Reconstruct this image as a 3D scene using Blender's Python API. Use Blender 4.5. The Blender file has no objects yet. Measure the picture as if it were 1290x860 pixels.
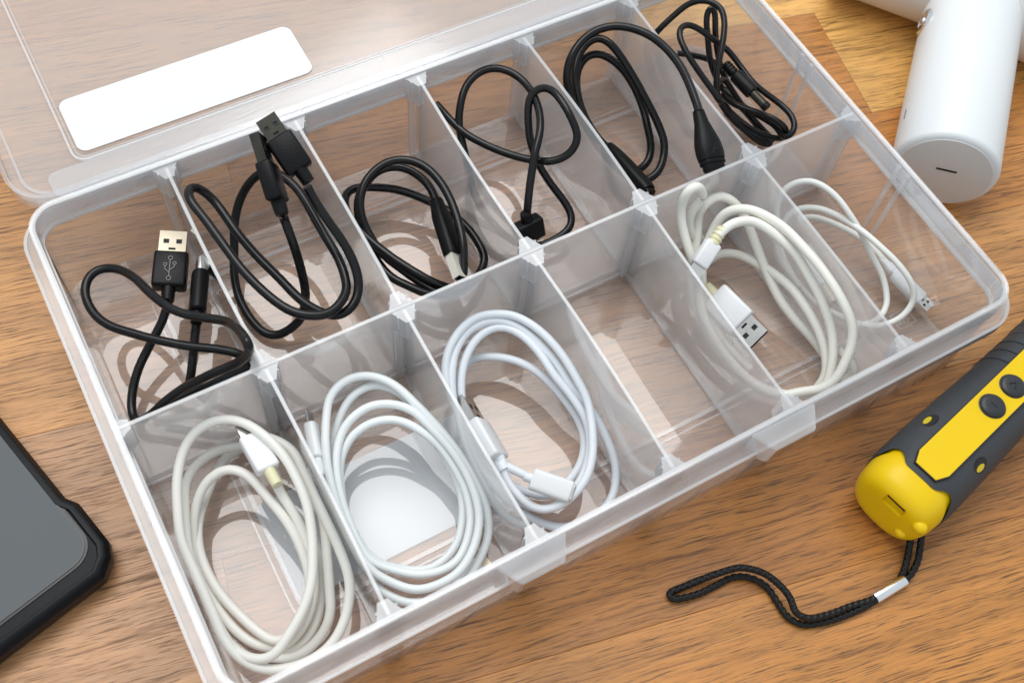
import bpy, bmesh, math, random
from mathutils import Vector, Matrix, Quaternion

random.seed(7)
S = 0.001                      # every length below is in millimetres
scene = bpy.context.scene
COL = scene.collection

# ------------------------------------------------------------------ camera
CAM_POS = (19.3608, -168.2272, 309.3462)
CAM_R = ((0.8718659762, -0.4847791750, 0.0695619943),
         (-0.3951800201, -0.7802827669, -0.4847592756),
         (0.2892792271, 0.3951556087, -0.8718770404))   # rows: right, down, forward
cam_data = bpy.data.cameras.new('camera')
cam = bpy.data.objects.new('camera', cam_data)
COL.objects.link(cam)
r, d, f = (Vector(v) for v in CAM_R)
M = Matrix((r, -d, -f)).transposed().to_4x4()
M.translation = Vector(CAM_POS) * S
cam.matrix_world = M
cam_data.sensor_width = 36.0
cam_data.lens = 1390.48 / 1290 * 36.0
cam_data.clip_start = 0.01
cam_data.clip_end = 50
cam_data.dof.use_dof = True
cam_data.dof.focus_distance = 0.40
cam_data.dof.aperture_fstop = 18
scene.camera = cam

# ------------------------------------------------------------------ light
world = bpy.data.worlds.new('World')
scene.world = world
world.use_nodes = True
bg = world.node_tree.nodes['Background']
bg.inputs[0].default_value = (0.89, 0.96, 1.02, 1)
bg.inputs[1].default_value = 0.76

# one large ceiling softbox behind the box: its mirror image lies in the box floors, the lid and the phone screen
H_BOX = 1.5
sb = bpy.data.lights.new('softbox', 'AREA')
sb.shape = 'RECTANGLE'; sb.size = 0.986 * H_BOX; sb.size_y = 0.74 * H_BOX
sb.energy = 4.5 * math.pi * sb.size * sb.size_y
sb.color = (1.0, 0.985, 0.965)
so = bpy.data.objects.new('softbox', sb); COL.objects.link(so)
so.location = (0.12 + 0.104 * H_BOX, -0.03 + 0.516 * H_BOX, H_BOX)
so.rotation_euler = (0, 0, math.radians(20))

scene.render.engine = 'CYCLES'
cy = scene.cycles
cy.transparent_max_bounces = 96
cy.max_bounces = 14
cy.diffuse_bounces = 10
cy.glossy_bounces = 4
cy.transmission_bounces = 10
cy.caustics_reflective = False
cy.caustics_refractive = False
cy.sample_clamp_indirect = 4.0
try:
    cy.use_denoising = True
    cy.denoiser = 'OPENIMAGEDENOISE'
except Exception:
    pass
vs = scene.view_settings
vs.view_transform = 'Standard'; vs.look = 'None'; vs.exposure = 0.0; vs.gamma = 1.0
vs.use_curve_mapping = False

# ------------------------------------------------------------------ materials
def nt(name):
    m = bpy.data.materials.new(name); m.use_nodes = True
    t = m.node_tree; b = t.nodes['Principled BSDF']
    return m, t, b

def simple(name, col, rough=0.5, metal=0.0, spec=0.5, coat=0.0, bump=0.0, bump_scale=900, var=0.0, var_scale=60, sss=0.0):
    m, t, b = nt(name)
    b.inputs['Base Color'].default_value = (*col, 1)
    b.inputs['Roughness'].default_value = rough
    b.inputs['Metallic'].default_value = metal
    b.inputs['Specular IOR Level'].default_value = spec
    b.inputs['Coat Weight'].default_value = coat
    b.inputs['Coat Roughness'].default_value = 0.12
    if sss:
        b.inputs['Subsurface Weight'].default_value = sss
        b.inputs['Subsurface Radius'].default_value = (0.002, 0.002, 0.002)
    tc = t.nodes.new('ShaderNodeTexCoord')
    if var:
        n = t.nodes.new('ShaderNodeTexNoise'); n.inputs['Scale'].default_value = var_scale; n.inputs['Detail'].default_value = 5
        mx = t.nodes.new('ShaderNodeMix'); mx.data_type = 'RGBA'
        mx.inputs[6].default_value = (*[c * (1 - var) for c in col], 1)
        mx.inputs[7].default_value = (*[min(1, c * (1 + var)) for c in col], 1)
        t.links.new(tc.outputs['Object'], n.inputs['Vector'])
        t.links.new(n.outputs['Fac'], mx.inputs[0]); t.links.new(mx.outputs[2], b.inputs['Base Color'])
        mr = t.nodes.new('ShaderNodeMapRange'); mr.inputs[3].default_value = max(0.02, rough - 0.08); mr.inputs[4].default_value = rough + 0.08
        t.links.new(n.outputs['Fac'], mr.inputs[0]); t.links.new(mr.outputs[0], b.inputs['Roughness'])
    if bump:
        n2 = t.nodes.new('ShaderNodeTexNoise'); n2.inputs['Scale'].default_value = bump_scale; n2.inputs['Detail'].default_value = 3
        bp = t.nodes.new('ShaderNodeBump'); bp.inputs['Strength'].default_value = bump; bp.inputs['Distance'].default_value = 0.0003
        t.links.new(tc.outputs['Object'], n2.inputs['Vector'])
        t.links.new(n2.outputs['Fac'], bp.inputs['Height']); t.links.new(bp.outputs[0], b.inputs['Normal'])
    return m

def polyprop(name, clear, blur, tint=(0.95, 0.965, 0.985), rough=0.22, gloss_rough=0.12, edge_gain=0.25, scratch=0.08, back=0.45):
    """Milky polypropylene: part of the light goes straight through, part is blurred, the rest is scattered by the plastic."""
    m = bpy.data.materials.new(name); m.use_nodes = True
    t = m.node_tree
    for n in list(t.nodes): t.nodes.remove(n)
    N = t.nodes.new; L = t.links.new
    out = N('ShaderNodeOutputMaterial')
    tc = N('ShaderNodeTexCoord')
    trans = N('ShaderNodeBsdfTransparent'); trans.inputs[0].default_value = (0.985, 0.988, 0.993, 1)
    refr = N('ShaderNodeBsdfRefraction'); refr.inputs['Color'].default_value = (0.94, 0.955, 0.975, 1)
    refr.inputs['Roughness'].default_value = rough; refr.inputs['IOR'].default_value = 1.12
    dif = N('ShaderNodeBsdfDiffuse'); dif.inputs[0].default_value = (*tint, 1)
    trl = N('ShaderNodeBsdfTranslucent'); trl.inputs[0].default_value = (*tint, 1)
    sc = N('ShaderNodeMixShader'); sc.inputs[0].default_value = back
    L(dif.outputs[0], sc.inputs[1]); L(trl.outputs[0], sc.inputs[2])
    thr = N('ShaderNodeMixShader'); thr.inputs[0].default_value = blur
    L(trans.outputs[0], thr.inputs[1]); L(refr.outputs[0], thr.inputs[2])
    # milkiness: uneven moulding, a longer path through the plastic at grazing angles
    lw = N('ShaderNodeLayerWeight'); lw.inputs[0].default_value = 0.35
    nz = N('ShaderNodeTexNoise'); nz.inputs['Scale'].default_value = 18; nz.inputs['Detail'].default_value = 4
    L(tc.outputs['Object'], nz.inputs['Vector'])
    mr = N('ShaderNodeMapRange'); mr.inputs[3].default_value = -0.05; mr.inputs[4].default_value = 0.05
    L(nz.outputs['Fac'], mr.inputs[0])
    ml = N('ShaderNodeMath'); ml.operation = 'MULTIPLY_ADD'; ml.inputs[1].default_value = edge_gain; ml.inputs[2].default_value = 1 - clear
    L(lw.outputs['Facing'], ml.inputs[0])
    ad = N('ShaderNodeMath'); ad.operation = 'ADD'; ad.use_clamp = True
    L(ml.outputs[0], ad.inputs[0]); L(mr.outputs[0], ad.inputs[1])
    body = N('ShaderNodeMixShader')
    L(ad.outputs[0], body.inputs[0]); L(thr.outputs[0], body.inputs[1]); L(sc.outputs[0], body.inputs[2])
    gl = N('ShaderNodeBsdfGlossy'); gl.inputs['Roughness'].default_value = gloss_rough
    fr = N('ShaderNodeFresnel'); fr.inputs['IOR'].default_value = 1.5
    fin = N('ShaderNodeMixShader')
    geo = N('ShaderNodeNewGeometry'); front = N('ShaderNodeMath'); front.operation = 'SUBTRACT'; front.inputs[0].default_value = 1
    L(geo.outputs['Backfacing'], front.inputs[1])
    fm = N('ShaderNodeMath'); fm.operation = 'MULTIPLY'     # the gloss sits on the outer skin only
    two = N('ShaderNodeMath'); two.operation = 'MULTIPLY'; two.inputs[1].default_value = 2.0; two.use_clamp = True   # both skins of the sheet
    L(fr.outputs[0], two.inputs[0]); L(two.outputs[0], fm.inputs[0]); L(front.outputs[0], fm.inputs[1])
    L(fm.outputs[0], fin.inputs[0]); L(body.outputs[0], fin.inputs[1]); L(gl.outputs[0], fin.inputs[2])
    L(fin.outputs[0], out.inputs[0])
    if scratch:
        mp = N('ShaderNodeMapping'); mp.inputs['Scale'].default_value = (40, 260, 40); mp.inputs['Rotation'].default_value = (0, 0, 0.6)
        n2 = N('ShaderNodeTexNoise'); n2.inputs['Scale'].default_value = 3; n2.inputs['Detail'].default_value = 4
        bp = N('ShaderNodeBump'); bp.inputs['Strength'].default_value = scratch; bp.inputs['Distance'].default_value = 0.0004
        L(tc.outputs['Object'], mp.inputs['Vector']); L(mp.outputs[0], n2.inputs['Vector'])
        L(n2.outputs['Fac'], bp.inputs['Height'])
        L(bp.outputs[0], gl.inputs['Normal']); L(bp.outputs[0], fr.inputs['Normal'])
    return m

P_CLEAR = polyprop('clear_polypropylene', 0.88, 0.0, tint=(0.95, 0.975, 1.0), edge_gain=0.16, gloss_rough=0.08, scratch=0.04)
P_FLOOR = polyprop('box_floor_polypropylene', 0.835, 0.0, tint=(0.97, 0.975, 0.99), edge_gain=0.02, gloss_rough=0.03, scratch=0.0, back=0.3)
P_LID = polyprop('lid_polypropylene', 0.765, 0.0, tint=(0.95, 0.98, 1.0), edge_gain=0.06, gloss_rough=0.12, scratch=0.0, back=0.4)
P_FROST = polyprop('frosted_polypropylene', 0.775, 0.12, tint=(0.975, 0.99, 1.0), back=0.62, rough=0.2, edge_gain=0.16, gloss_rough=0.10, scratch=0.06)
P_EDGE = polyprop('milky_plastic_edge', 0.50, 0.0, tint=(0.97, 0.985, 1.0), edge_gain=0.0, gloss_rough=0.2, scratch=0)
P_RIM = polyprop('milky_rim_polypropylene', 0.76, 0.0, tint=(0.96, 0.98, 1.0), rough=0.3, edge_gain=0.16, gloss_rough=0.12, scratch=0.04)
P_POST = polyprop('thick_milky_polypropylene', 0.66, 0.0, tint=(0.96, 0.98, 1.0), edge_gain=0.12, gloss_rough=0.16, scratch=0.04)

BLACK_CORD = simple('black_cord_rubber', (0.004, 0.004, 0.0045), 0.23, spec=0.34, bump=0.06, bump_scale=500)
BLACK_PLASTIC = simple('black_moulded_plastic', (0.005, 0.005, 0.0055), 0.36, spec=0.18, bump=0.25, bump_scale=1500)
IVORY_CORD = simple('ivory_cord', (0.84, 0.825, 0.765), 0.42, spec=0.4, var=0.05, var_scale=40, bump=0.05, bump_scale=400)
COOL_CORD = simple('cool_white_cord', (0.83, 0.865, 0.865), 0.38, spec=0.4, var=0.03, bump=0.04, bump_scale=400)
PALE_CORD = simple('pale_grey_cord', (0.80, 0.84, 0.88), 0.40, spec=0.4, var=0.03)
AGED_CORD = simple('aged_white_cord', (0.82, 0.81, 0.74), 0.40, spec=0.4, var=0.08, var_scale=25, bump=0.05, bump_scale=300)
WARM_CORD = simple('warm_white_cord', (0.84, 0.845, 0.80), 0.40, spec=0.4, var=0.04, var_scale=30)
WHITE_PLASTIC = simple('white_moulded_plastic', (0.82, 0.83, 0.84), 0.32, spec=0.45)
YELLOWED = simple('yellowed_strain_relief', (0.74, 0.70, 0.46), 0.45)
BEIGE = simple('warm_reflection_shell', (0.74, 0.64, 0.48), 0.35, metal=0.5)  # bare metal shell; the warm reflection on it is put into the colour
STEEL = simple('nickel_plated_steel', (0.72, 0.70, 0.66), 0.24, metal=1.0, var=0.06, var_scale=300)
BRIGHT_STEEL = simple('bright_reflection_steel', (0.86, 0.82, 0.72), 0.45, metal=0.4, var=0.04, var_scale=300)  # bright reflection on the plug painted in as a pale, half-diffuse colour
DARK_STEEL = simple('dark_reflection_steel', (0.055, 0.053, 0.045), 0.3, metal=0.9, var=0.2, var_scale=300)  # dark surroundings mirrored in the plug shells, put into the metal colour
EMBLEM = simple('glossy_moulded_emblem', (0.004, 0.004, 0.004), 0.22, spec=0.7)
GOLD_STEEL = simple('warm_plated_steel', (0.40, 0.355, 0.28), 0.42, metal=0.8, var=0.05, var_scale=300)
DARK = simple('dark_cavity', (0.01, 0.01, 0.01), 0.6)
PAPER = simple('white_sticker_paper', (0.75, 0.765, 0.775), 0.55, spec=0.15, bump=0.04, bump_scale=1500, var=0.01)
PHONE_CASE = simple('black_rubber_phone_case', (0.004, 0.005, 0.007), 0.36, spec=0.16, bump=0.12, bump_scale=1800)
PHONE_GLASS = simple('grey_phone_screen', (0.008, 0.022, 0.030), 0.045, spec=0.36, var=0.25, var_scale=14)
PHONE_RIM = simple('phone_bezel_black', (0.008, 0.009, 0.011), 0.3)
YELLOW = simple('yellow_plastic', (0.80, 0.535, 0.002), 0.36, spec=0.32, bump=0.05, bump_scale=1200)
RUBBER = simple('charcoal_rubber', (0.045, 0.049, 0.055), 0.55, spec=0.35, bump=0.25, bump_scale=2200, var=0.06)
BUTTON = simple('dark_button_rubber', (0.022, 0.024, 0.028), 0.40, spec=0.45)
BUTTON_MARK = simple('button_mark', (0.008, 0.008, 0.009), 0.5)
DEVICE_WHITE = simple('satin_white_shell', (0.755, 0.785, 0.795), 0.34, spec=0.35, var=0.012, var_scale=30)
DEVICE_CAP = simple('matte_white_end_cap', (0.68, 0.675, 0.66), 0.5)
CHROME = simple('chrome_pivot', (0.75, 0.76, 0.78), 0.14, metal=1.0)
ALU = simple('aluminium_ferrule', (0.82, 0.83, 0.85), 0.22, metal=1.0, var=0.05, var_scale=200)

def braid_material():
    m, t, b = nt('braided_black_cord')
    b.inputs['Base Color'].default_value = (0.006, 0.006, 0.0065, 1); b.inputs['Specular IOR Level'].default_value = 0.3
    b.inputs['Roughness'].default_value = 0.45
    return m
BRAID = braid_material()

def wood_material():
    m, t, b = nt('laminated_wood')
    N = t.nodes.new; L = t.links.new
    tc = N('ShaderNodeTexCoord'); oi = N('ShaderNodeObjectInfo')
    off = N('ShaderNodeVectorMath'); off.operation = 'MULTIPLY_ADD'
    cmb = N('ShaderNodeCombineXYZ')
    for i in range(3): L(oi.outputs['Random'], cmb.inputs[i])
    L(cmb.outputs[0], off.inputs[0]); off.inputs[1].default_value = (37.0, 91.0, 13.0)
    L(tc.outputs['Object'], off.inputs[2])
    # gentle waviness of the grain
    wv = N('ShaderNodeTexNoise'); wv.inputs['Scale'].default_value = 40; wv.inputs['Detail'].default_value = 2
    L(off.outputs[0], wv.inputs['Vector'])
    wsub = N('ShaderNodeVectorMath'); wsub.operation = 'SUBTRACT'; wsub.inputs[1].default_value = (0.5, 0.5, 0.5)
    L(wv.outputs['Color'], wsub.inputs[0])
    wsc = N('ShaderNodeVectorMath'); wsc.operation = 'MULTIPLY_ADD'; wsc.inputs[1].default_value = (0.0, 0.0026, 0.0)
    L(wsub.outputs[0], wsc.inputs[0]); L(off.outputs[0], wsc.inputs[2])
    def grain(sx, sy, detail, rough=0.6):
        mp = N('ShaderNodeMapping'); mp.inputs['Scale'].default_value = (sx, sy, sy)
        n = N('ShaderNodeTexNoise'); n.inputs['Scale'].default_value = 1; n.inputs['Detail'].default_value = detail
        n.inputs['Roughness'].default_value = rough
        L(wsc.outputs[0], mp.inputs['Vector']); L(mp.outputs[0], n.inputs['Vector'])
        return n
    def ramp(n, stops):
        r_ = N('ShaderNodeValToRGB'); cr = r_.color_ramp
        cr.elements[0].position, cr.elements[0].color = stops[0][0], (*[stops[0][1]] * 3, 1)
        cr.elements[1].position, cr.elements[1].color = stops[-1][0], (*[stops[-1][1]] * 3, 1)
        for p, v in stops[1:-1]:
            e = cr.elements.new(p); e.color = (v, v, v, 1)
        L(n.outputs['Fac'], r_.inputs[0]); return r_
    broad = ramp(grain(8, 70, 5), [(0.28, 0.76), (0.5, 1.0), (0.72, 1.18)])
    fig = ramp(grain(24, 560, 6, 0.64), [(0.29, 0.48), (0.43, 0.94), (0.68, 1.13)])
    pore = ramp(grain(70, 1900, 3, 0.65), [(0.36, 0.34), (0.445, 0.98), (0.72, 1.10)])
    rg = N('ShaderNodeMath'); rg.operation = 'SUBTRACT'; rg.inputs[1].default_value = 0.5
    L(grain(15, 260, 4, 0.55).outputs['Fac'], rg.inputs[0])
    ra = N('ShaderNodeMath'); ra.operation = 'ABSOLUTE'; L(rg.outputs[0], ra.inputs[0])
    line = N('ShaderNodeMapRange'); line.inputs[1].default_value = 0.0; line.inputs[2].default_value = 0.024
    line.inputs[3].default_value = 0.76; line.inputs[4].default_value = 1.0; line.interpolation_type = 'SMOOTHSTEP'
    L(ra.outputs[0], line.inputs[0])
    def mul(a, bb, kind='RGBA'):
        x = N('ShaderNodeMix'); x.data_type = 'RGBA'; x.blend_type = 'MULTIPLY'; x.inputs[0].default_value = 1
        L(a, x.inputs[6]); L(bb, x.inputs[7]); return x.outputs[2]
    c = mul(mul(mul(oi.outputs['Color'], broad.outputs[0]), fig.outputs[0]), pore.outputs[0])
    c = mul(c, line.outputs[0])
    # darker figure leans to red-brown
    hs = N('ShaderNodeMix'); hs.data_type = 'RGBA'; hs.blend_type = 'MIX'
    hs.inputs[7].default_value = (0.205, 0.068, 0.018, 1)
    inv = N('ShaderNodeMapRange'); inv.inputs[1].default_value = 0.95; inv.inputs[2].default_value = 0.5
    inv.inputs[3].default_value = 0.0; inv.inputs[4].default_value = 0.55
    L(fig.outputs[0], inv.inputs[0]); L(inv.outputs[0], hs.inputs[0]); L(c, hs.inputs[6])
    L(hs.outputs[2], b.inputs['Base Color'])
    b.inputs['Roughness'].default_value = 0.36
    b.inputs['Specular IOR Level'].default_value = 0.5
    rr = N('ShaderNodeMapRange'); rr.inputs[3].default_value = 0.50; rr.inputs[4].default_value = 0.34
    L(fig.outputs[0], rr.inputs[0]); L(rr.outputs[0], b.inputs['Roughness'])
    bp = N('ShaderNodeBump'); bp.inputs['Strength'].default_value = 0.22; bp.inputs['Distance'].default_value = 0.0004
    ads = N('ShaderNodeMath'); ads.operation = 'ADD'
    L(fig.outputs[0], ads.inputs[0]); L(pore.outputs[0], ads.inputs[1])
    L(ads.outputs[0], bp.inputs['Height']); L(bp.outputs[0], b.inputs['Normal'])
    return m
WOOD = wood_material()
WOOD_CORE = simple('dark_joint_filler', (0.07, 0.035, 0.018), 0.7)

# ------------------------------------------------------------------ helpers
def V(p): return Vector((p[0] * S, p[1] * S, p[2] * S))

def obj(name, bm_or_mesh, mats, parent=None, smooth=True, auto=35):
    if isinstance(bm_or_mesh, bmesh.types.BMesh):
        me = bpy.data.meshes.new(name)
        bmesh.ops.recalc_face_normals(bm_or_mesh, faces=bm_or_mesh.faces)
        bm_or_mesh.to_mesh(me); bm_or_mesh.free()
    else:
        me = bm_or_mesh
    if mats is not None:
        if not isinstance(mats, (list, tuple)): mats = [mats]
        for m in mats: me.materials.append(m)
    if smooth:
        for p in me.polygons: p.use_smooth = True
        try: me.set_sharp_from_angle(angle=math.radians(auto))
        except Exception: pass
    o = bpy.data.objects.new(name, me); COL.objects.link(o)
    if parent is not None: o.parent = parent
    return o

def thing(name, label, cat, group=None, loc=(0, 0, 0)):
    o = bpy.data.objects.new(name, None); COL.objects.link(o)
    o.empty_display_size = 0.01
    o.location = V(loc)
    o['label'] = label; o['category'] = cat
    if group: o['group'] = group
    return o

def rel(child, parent):
    """parent without moving"""
    child.parent = parent
    child.matrix_parent_inverse = Matrix.Translation(-parent.location)
    return child

def rrect(x0, x1, y0, y1, rad, n=8):
    pts = []
    for cx, cy_, a0 in ((x1 - rad, y0 + rad, -90), (x1 - rad, y1 - rad, 0), (x0 + rad, y1 - rad, 90), (x0 + rad, y0 + rad, 180)):
        for i in range(n + 1):
            a = math.radians(a0 + 90 * i / n)
            pts.append((cx + rad * math.cos(a), cy_ + rad * math.sin(a)))
    return pts

def bm_prism(pts, z0, z1, bm=None, top_mat=0):
    bm = bm or bmesh.new()
    lo = [bm.verts.new(V((x, y, z0))) for x, y in pts]
    hi = [bm.verts.new(V((x, y, z1))) for x, y in pts]
    n = len(pts)
    bm.faces.new(lo[::-1]); ft = bm.faces.new(hi); ft.material_index = top_mat
    for i in range(n):
        j = (i + 1) % n
        bm.faces.new((lo[i], lo[j], hi[j], hi[i]))
    return bm

def bm_ring(outer, inner, z0, z1, bm=None, top_mat=0, zi1=None):
    """ring between two outlines with equal point counts; zi1: height of the inner top edge"""
    bm = bm or bmesh.new()
    zi1 = z1 if zi1 is None else zi1
    ol = [bm.verts.new(V((x, y, z0))) for x, y in outer]; oh = [bm.verts.new(V((x, y, z1))) for x, y in outer]
    il = [bm.verts.new(V((x, y, z0))) for x, y in inner]; ih = [bm.verts.new(V((x, y, zi1))) for x, y in inner]
    n = len(outer)
    for i in range(n):
        j = (i + 1) % n
        bm.faces.new((ol[i], ol[j], oh[j], oh[i]))
        bm.faces.new((il[j], il[i], ih[i], ih[j]))
        q = bm.faces.new((oh[i], oh[j], ih[j], ih[i])); q.material_index = top_mat
        bm.faces.new((ol[j], ol[i], il[i], il[j]))
    return bm

def bm_box(x0, x1, y0, y1, z0, z1, bm=None, top_mat=0, bevel=0.0, seg=1):
    own = bmesh.new()
    v = [own.verts.new(V(p)) for p in ((x0, y0, z0), (x1, y0, z0), (x1, y1, z0), (x0, y1, z0), (x0, y0, z1), (x1, y0, z1), (x1, y1, z1), (x0, y1, z1))]
    for q in ((0, 3, 2, 1), (0, 1, 5, 4), (1, 2, 6, 5), (2, 3, 7, 6), (3, 0, 4, 7)): own.faces.new([v[i] for i in q])
    t = own.faces.new([v[i] for i in (4, 5, 6, 7)]); t.material_index = top_mat
    if bevel:
        bmesh.ops.bevel(own, geom=list(own.edges), offset=bevel * S, segments=seg, profile=0.5, affect='EDGES')
    if bm is None: return own
    merge(bm, own); return bm

def merge(bm, other, mat=None):
    me = bpy.data.meshes.new('tmp'); 
    if mat is not None: other.transform(mat)
    other.to_mesh(me); other.free(); bm.from_mesh(me); bpy.data.meshes.remove(me)

def catmull(pts, step=1.2, closed=False):
    P = [Vector(p) for p in pts]; out = []
    n = len(P)
    for i in range(n - 1):
        p0 = P[max(i - 1, 0)]; p1 = P[i]; p2 = P[i + 1]; p3 = P[min(i + 2, n - 1)]
        d1 = max((p1 - p0).length, 1e-6) ** 0.5; d2 = max((p2 - p1).length, 1e-6) ** 0.5; d3 = max((p3 - p2).length, 1e-6) ** 0.5
        if i == 0: m1 = (p2 - p1)
        else: m1 = ((p1 - p0) / d1 - (p2 - p0) / (d1 + d2) + (p2 - p1) / d2) * d2
        if i == n - 2: m2 = (p2 - p1)
        else: m2 = ((p2 - p1) / d2 - (p3 - p1) / (d2 + d3) + (p3 - p2) / d3) * d2
        k = max(2, int((p2 - p1).length / step))
        for j in range(k):
            t = j / k
            out.append(p1 * (2 * t**3 - 3 * t**2 + 1) + m1 * (t**3 - 2 * t**2 + t) + p2 * (-2 * t**3 + 3 * t**2) + m2 * (t**3 - t**2))
    out.append(P[-1].copy())
    return out

def relax(path, it=6):
    for _ in range(it):
        q = [p.copy() for p in path]
        for i in range(1, len(path) - 1): q[i] = path[i] * 0.5 + (path[i - 1] + path[i + 1]) * 0.25
        path = q
    return path

def bm_tube(path, rad, seg=12, bm=None, radf=None, cap=True):
    bm = bm or bmesh.new()
    path = [Vector(p) for p in path]
    n = len(path); rings = []
    tan = [(path[min(i + 1, n - 1)] - path[max(i - 1, 0)]).normalized() for i in range(n)]
    ref = Vector((0, 0, 1)) if abs(tan[0].z) < 0.9 else Vector((1, 0, 0))
    u = tan[0].cross(ref).normalized()
    for i in range(n):
        if i: u = (tan[i - 1].rotation_difference(tan[i]) @ u); u = (u - tan[i] * u.dot(tan[i])).normalized()
        w = tan[i].cross(u)
        rr = radf(i / (n - 1), i) if radf else rad
        rings.append([bm.verts.new((path[i] + (u * math.cos(2 * math.pi * k / seg) + w * math.sin(2 * math.pi * k / seg)) * rr) * S) for k in range(seg)])
    for a, b_ in zip(rings, rings[1:]):
        for k in range(seg):
            bm.faces.new((a[k], a[(k + 1) % seg], b_[(k + 1) % seg], b_[k]))
    if cap: bm.faces.new(rings[0][::-1]); bm.faces.new(rings[-1])
    return bm

def frame(p0, p1, up):
    y = (Vector(p1) - Vector(p0)).normalized(); u = Vector(up)
    z = (u - y * u.dot(y)).normalized(); x = y.cross(z)
    m = Matrix((x, y, z)).transposed().to_4x4(); m.translation = V(p0)
    return m

def bm_loft(sections, seg=24, power=2.0, bm=None):
    """sections: (y, half_width, half_thick[, cx, cz, power]) superellipses along +Y, closed"""
    bm = bm or bmesh.new(); rings = []
    for s in sections:
        y, a, b_ = s[:3]; cx, cz = (s[3], s[4]) if len(s) > 4 else (0, 0); pw = s[5] if len(s) > 5 else power
        ring = []
        for k in range(seg):
            t = 2 * math.pi * k / seg; c, si = math.cos(t), math.sin(t)
            ring.append(bm.verts.new(V((cx + a * math.copysign(abs(c) ** (2 / pw), c), y, cz + b_ * math.copysign(abs(si) ** (2 / pw), si)))))
        rings.append(ring)
    for a, b_ in zip(rings, rings[1:]):
        for k in range(seg): bm.faces.new((a[k], a[(k + 1) % seg], b_[(k + 1) % seg], b_[k]))
    bm.faces.new(rings[0][::-1]); bm.faces.new(rings[-1])
    return bm

# ------------------------------------------------------------------ table top: staves of laminated wood
TABLE_Z = -47.4
top_ = bpy.data.objects.new('table_top', None); COL.objects.link(top_)
top_['kind'] = 'structure'
gx = Vector((0.9783, -0.2072, 0)); ang = math.atan2(gx.y, gx.x)
core = obj('underlay', bm_box(-1500, 1500, -1500, 1500, -20, -4), WOOD_CORE, top_, smooth=False)
core.location = (0.14, 0, TABLE_Z * S); core.rotation_euler.z = ang
TONES = {'pale': (0.51, 0.262, 0.118), 'gold': (0.70, 0.38, 0.110), 'orange': (0.50, 0.212, 0.052), 'brown': (0.44, 0.178, 0.042), 'honey': (0.55, 0.260, 0.082)}
W_ST = 60.4
# row index n: t from 90+60.4*(n-1) to 90+60.4*n ; the list: (s_start, s_end, tone)
ROWS = {}
for n in range(-9, 12):
    rr_ = random.Random(n * 17 + 5)
    s_ = -900 + rr_.uniform(0, 250); L_ = []
    names = ['pale', 'honey', 'orange', 'honey', 'brown', 'gold']
    L_.append((-1300, s_, rr_.choice(names)))
    while s_ < 1300:
        e_ = s_ + rr_.uniform(330, 520); L_.append((s_, e_, rr_.choice(names))); s_ = e_
    ROWS[n] = L_
ROWS[3] = [(-1300, -180, 'honey'), (-180, 230, 'orange'), (230, 700, 'gold'), (700, 1300, 'orange')]
ROWS[2] = [(-1300, -420, 'honey'), (-420, 235, 'honey'), (235, 720, 'gold'), (720, 1300, 'honey')]
ROWS[1] = [(-1300, -500, 'honey'), (-500, 50, 'honey'), (50, 320, 'orange'), (320, 760, 'gold'), (760, 1300, 'orange')]
ROWS[0] = [(-1300, -340, 'honey'), (-340, 105, 'honey'), (105, 560, 'orange'), (560, 1300, 'honey')]
ROWS[-1] = [(-1300, -380, 'honey'), (-380, 90, 'pale'), (90, 640, 'honey'), (640, 1300, 'brown')]  # pale stave at the left: table sheen worked into the wood tone
ROWS[-2] = [(-1300, -460, 'honey'), (-460, 20, 'pale'), (20, 480, 'brown'), (480, 1300, 'orange')]  # pale left stave again carries the sheen in its tone
ROWS[-3] = [(-1300, -300, 'pale'), (-300, 520, 'orange'), (520, 1300, 'gold')]
ROWS[-4] = [(-1300, -200, 'honey'), (-200, 530, 'honey'), (530, 1300, 'honey')]
gn = Vector((0.2072, 0.9783, 0))
for n, lst in ROWS.items():
    t0 = 90 + W_ST * (n - 1)
    for s0, s1, tone in lst:
        ln = s1 - s0
        o = obj('stave', bm_box(-ln / 2 + 0.05, ln / 2 - 0.05, -W_ST / 2 + 0.05, W_ST / 2 - 0.05, -5, 0, bevel=0.10), WOOD, top_, smooth=False)
        c = gx * ((s0 + s1) / 2) + gn * (t0 + W_ST / 2)
        o.location = (c.x * S, c.y * S, TABLE_Z * S); o.rotation_euler.z = ang
        k = random.uniform(0.95, 1.05)
        o.color = (*[x * k for x in TONES[tone]], 1)

# ------------------------------------------------------------------ the compartment box
box = thing('storage_box', 'open translucent plastic organiser box with two rows of six compartments on the wooden table', 'storage box')
OUT = (0.6, 286.4, -90.6, 88.4); RAD = 10.0
def outline(d): return rrect(OUT[0] - d, OUT[1] + d, OUT[2] - d, OUT[3] + d, RAD + d, 10)
obj('wall', bm_ring(outline(0), outline(-1.5), -47.1, -0.2, top_mat=1), [P_CLEAR, P_EDGE], box)
obj('rim_lip', bm_ring(outline(0.5), outline(-0.9), -1.6, 0.0, top_mat=0, zi1=-0.3), [P_RIM], box)
obj('upper_band', bm_ring(outline(0.55), outline(0.04), -8.8, -1.7), P_CLEAR, box)
obj('wall_step', bm_ring(outline(-0.05), outline(-1.95), -10.3, -9.3), P_EDGE, box)
obj('bottom', bm_prism(outline(-1.1), -46.2, -44.9), P_FLOOR, box)
fl = bm_ring(outline(4.0), outline(-0.3), -11.4, -9.0, top_mat=0)
obj('rim_flange', fl, [P_RIM], box)
obj('flange_edge', bm_ring(outline(4.7), outline(3.7), -12.6, -8.6), [P_EDGE], box)
obj('bottom_ridge', bm_ring(rrect(28.6, 258, -65.6, 67.4, 6), rrect(30.2, 256.4, -64.0, 65.8, 5), -44.95, -44.45), P_RIM, box)
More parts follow.
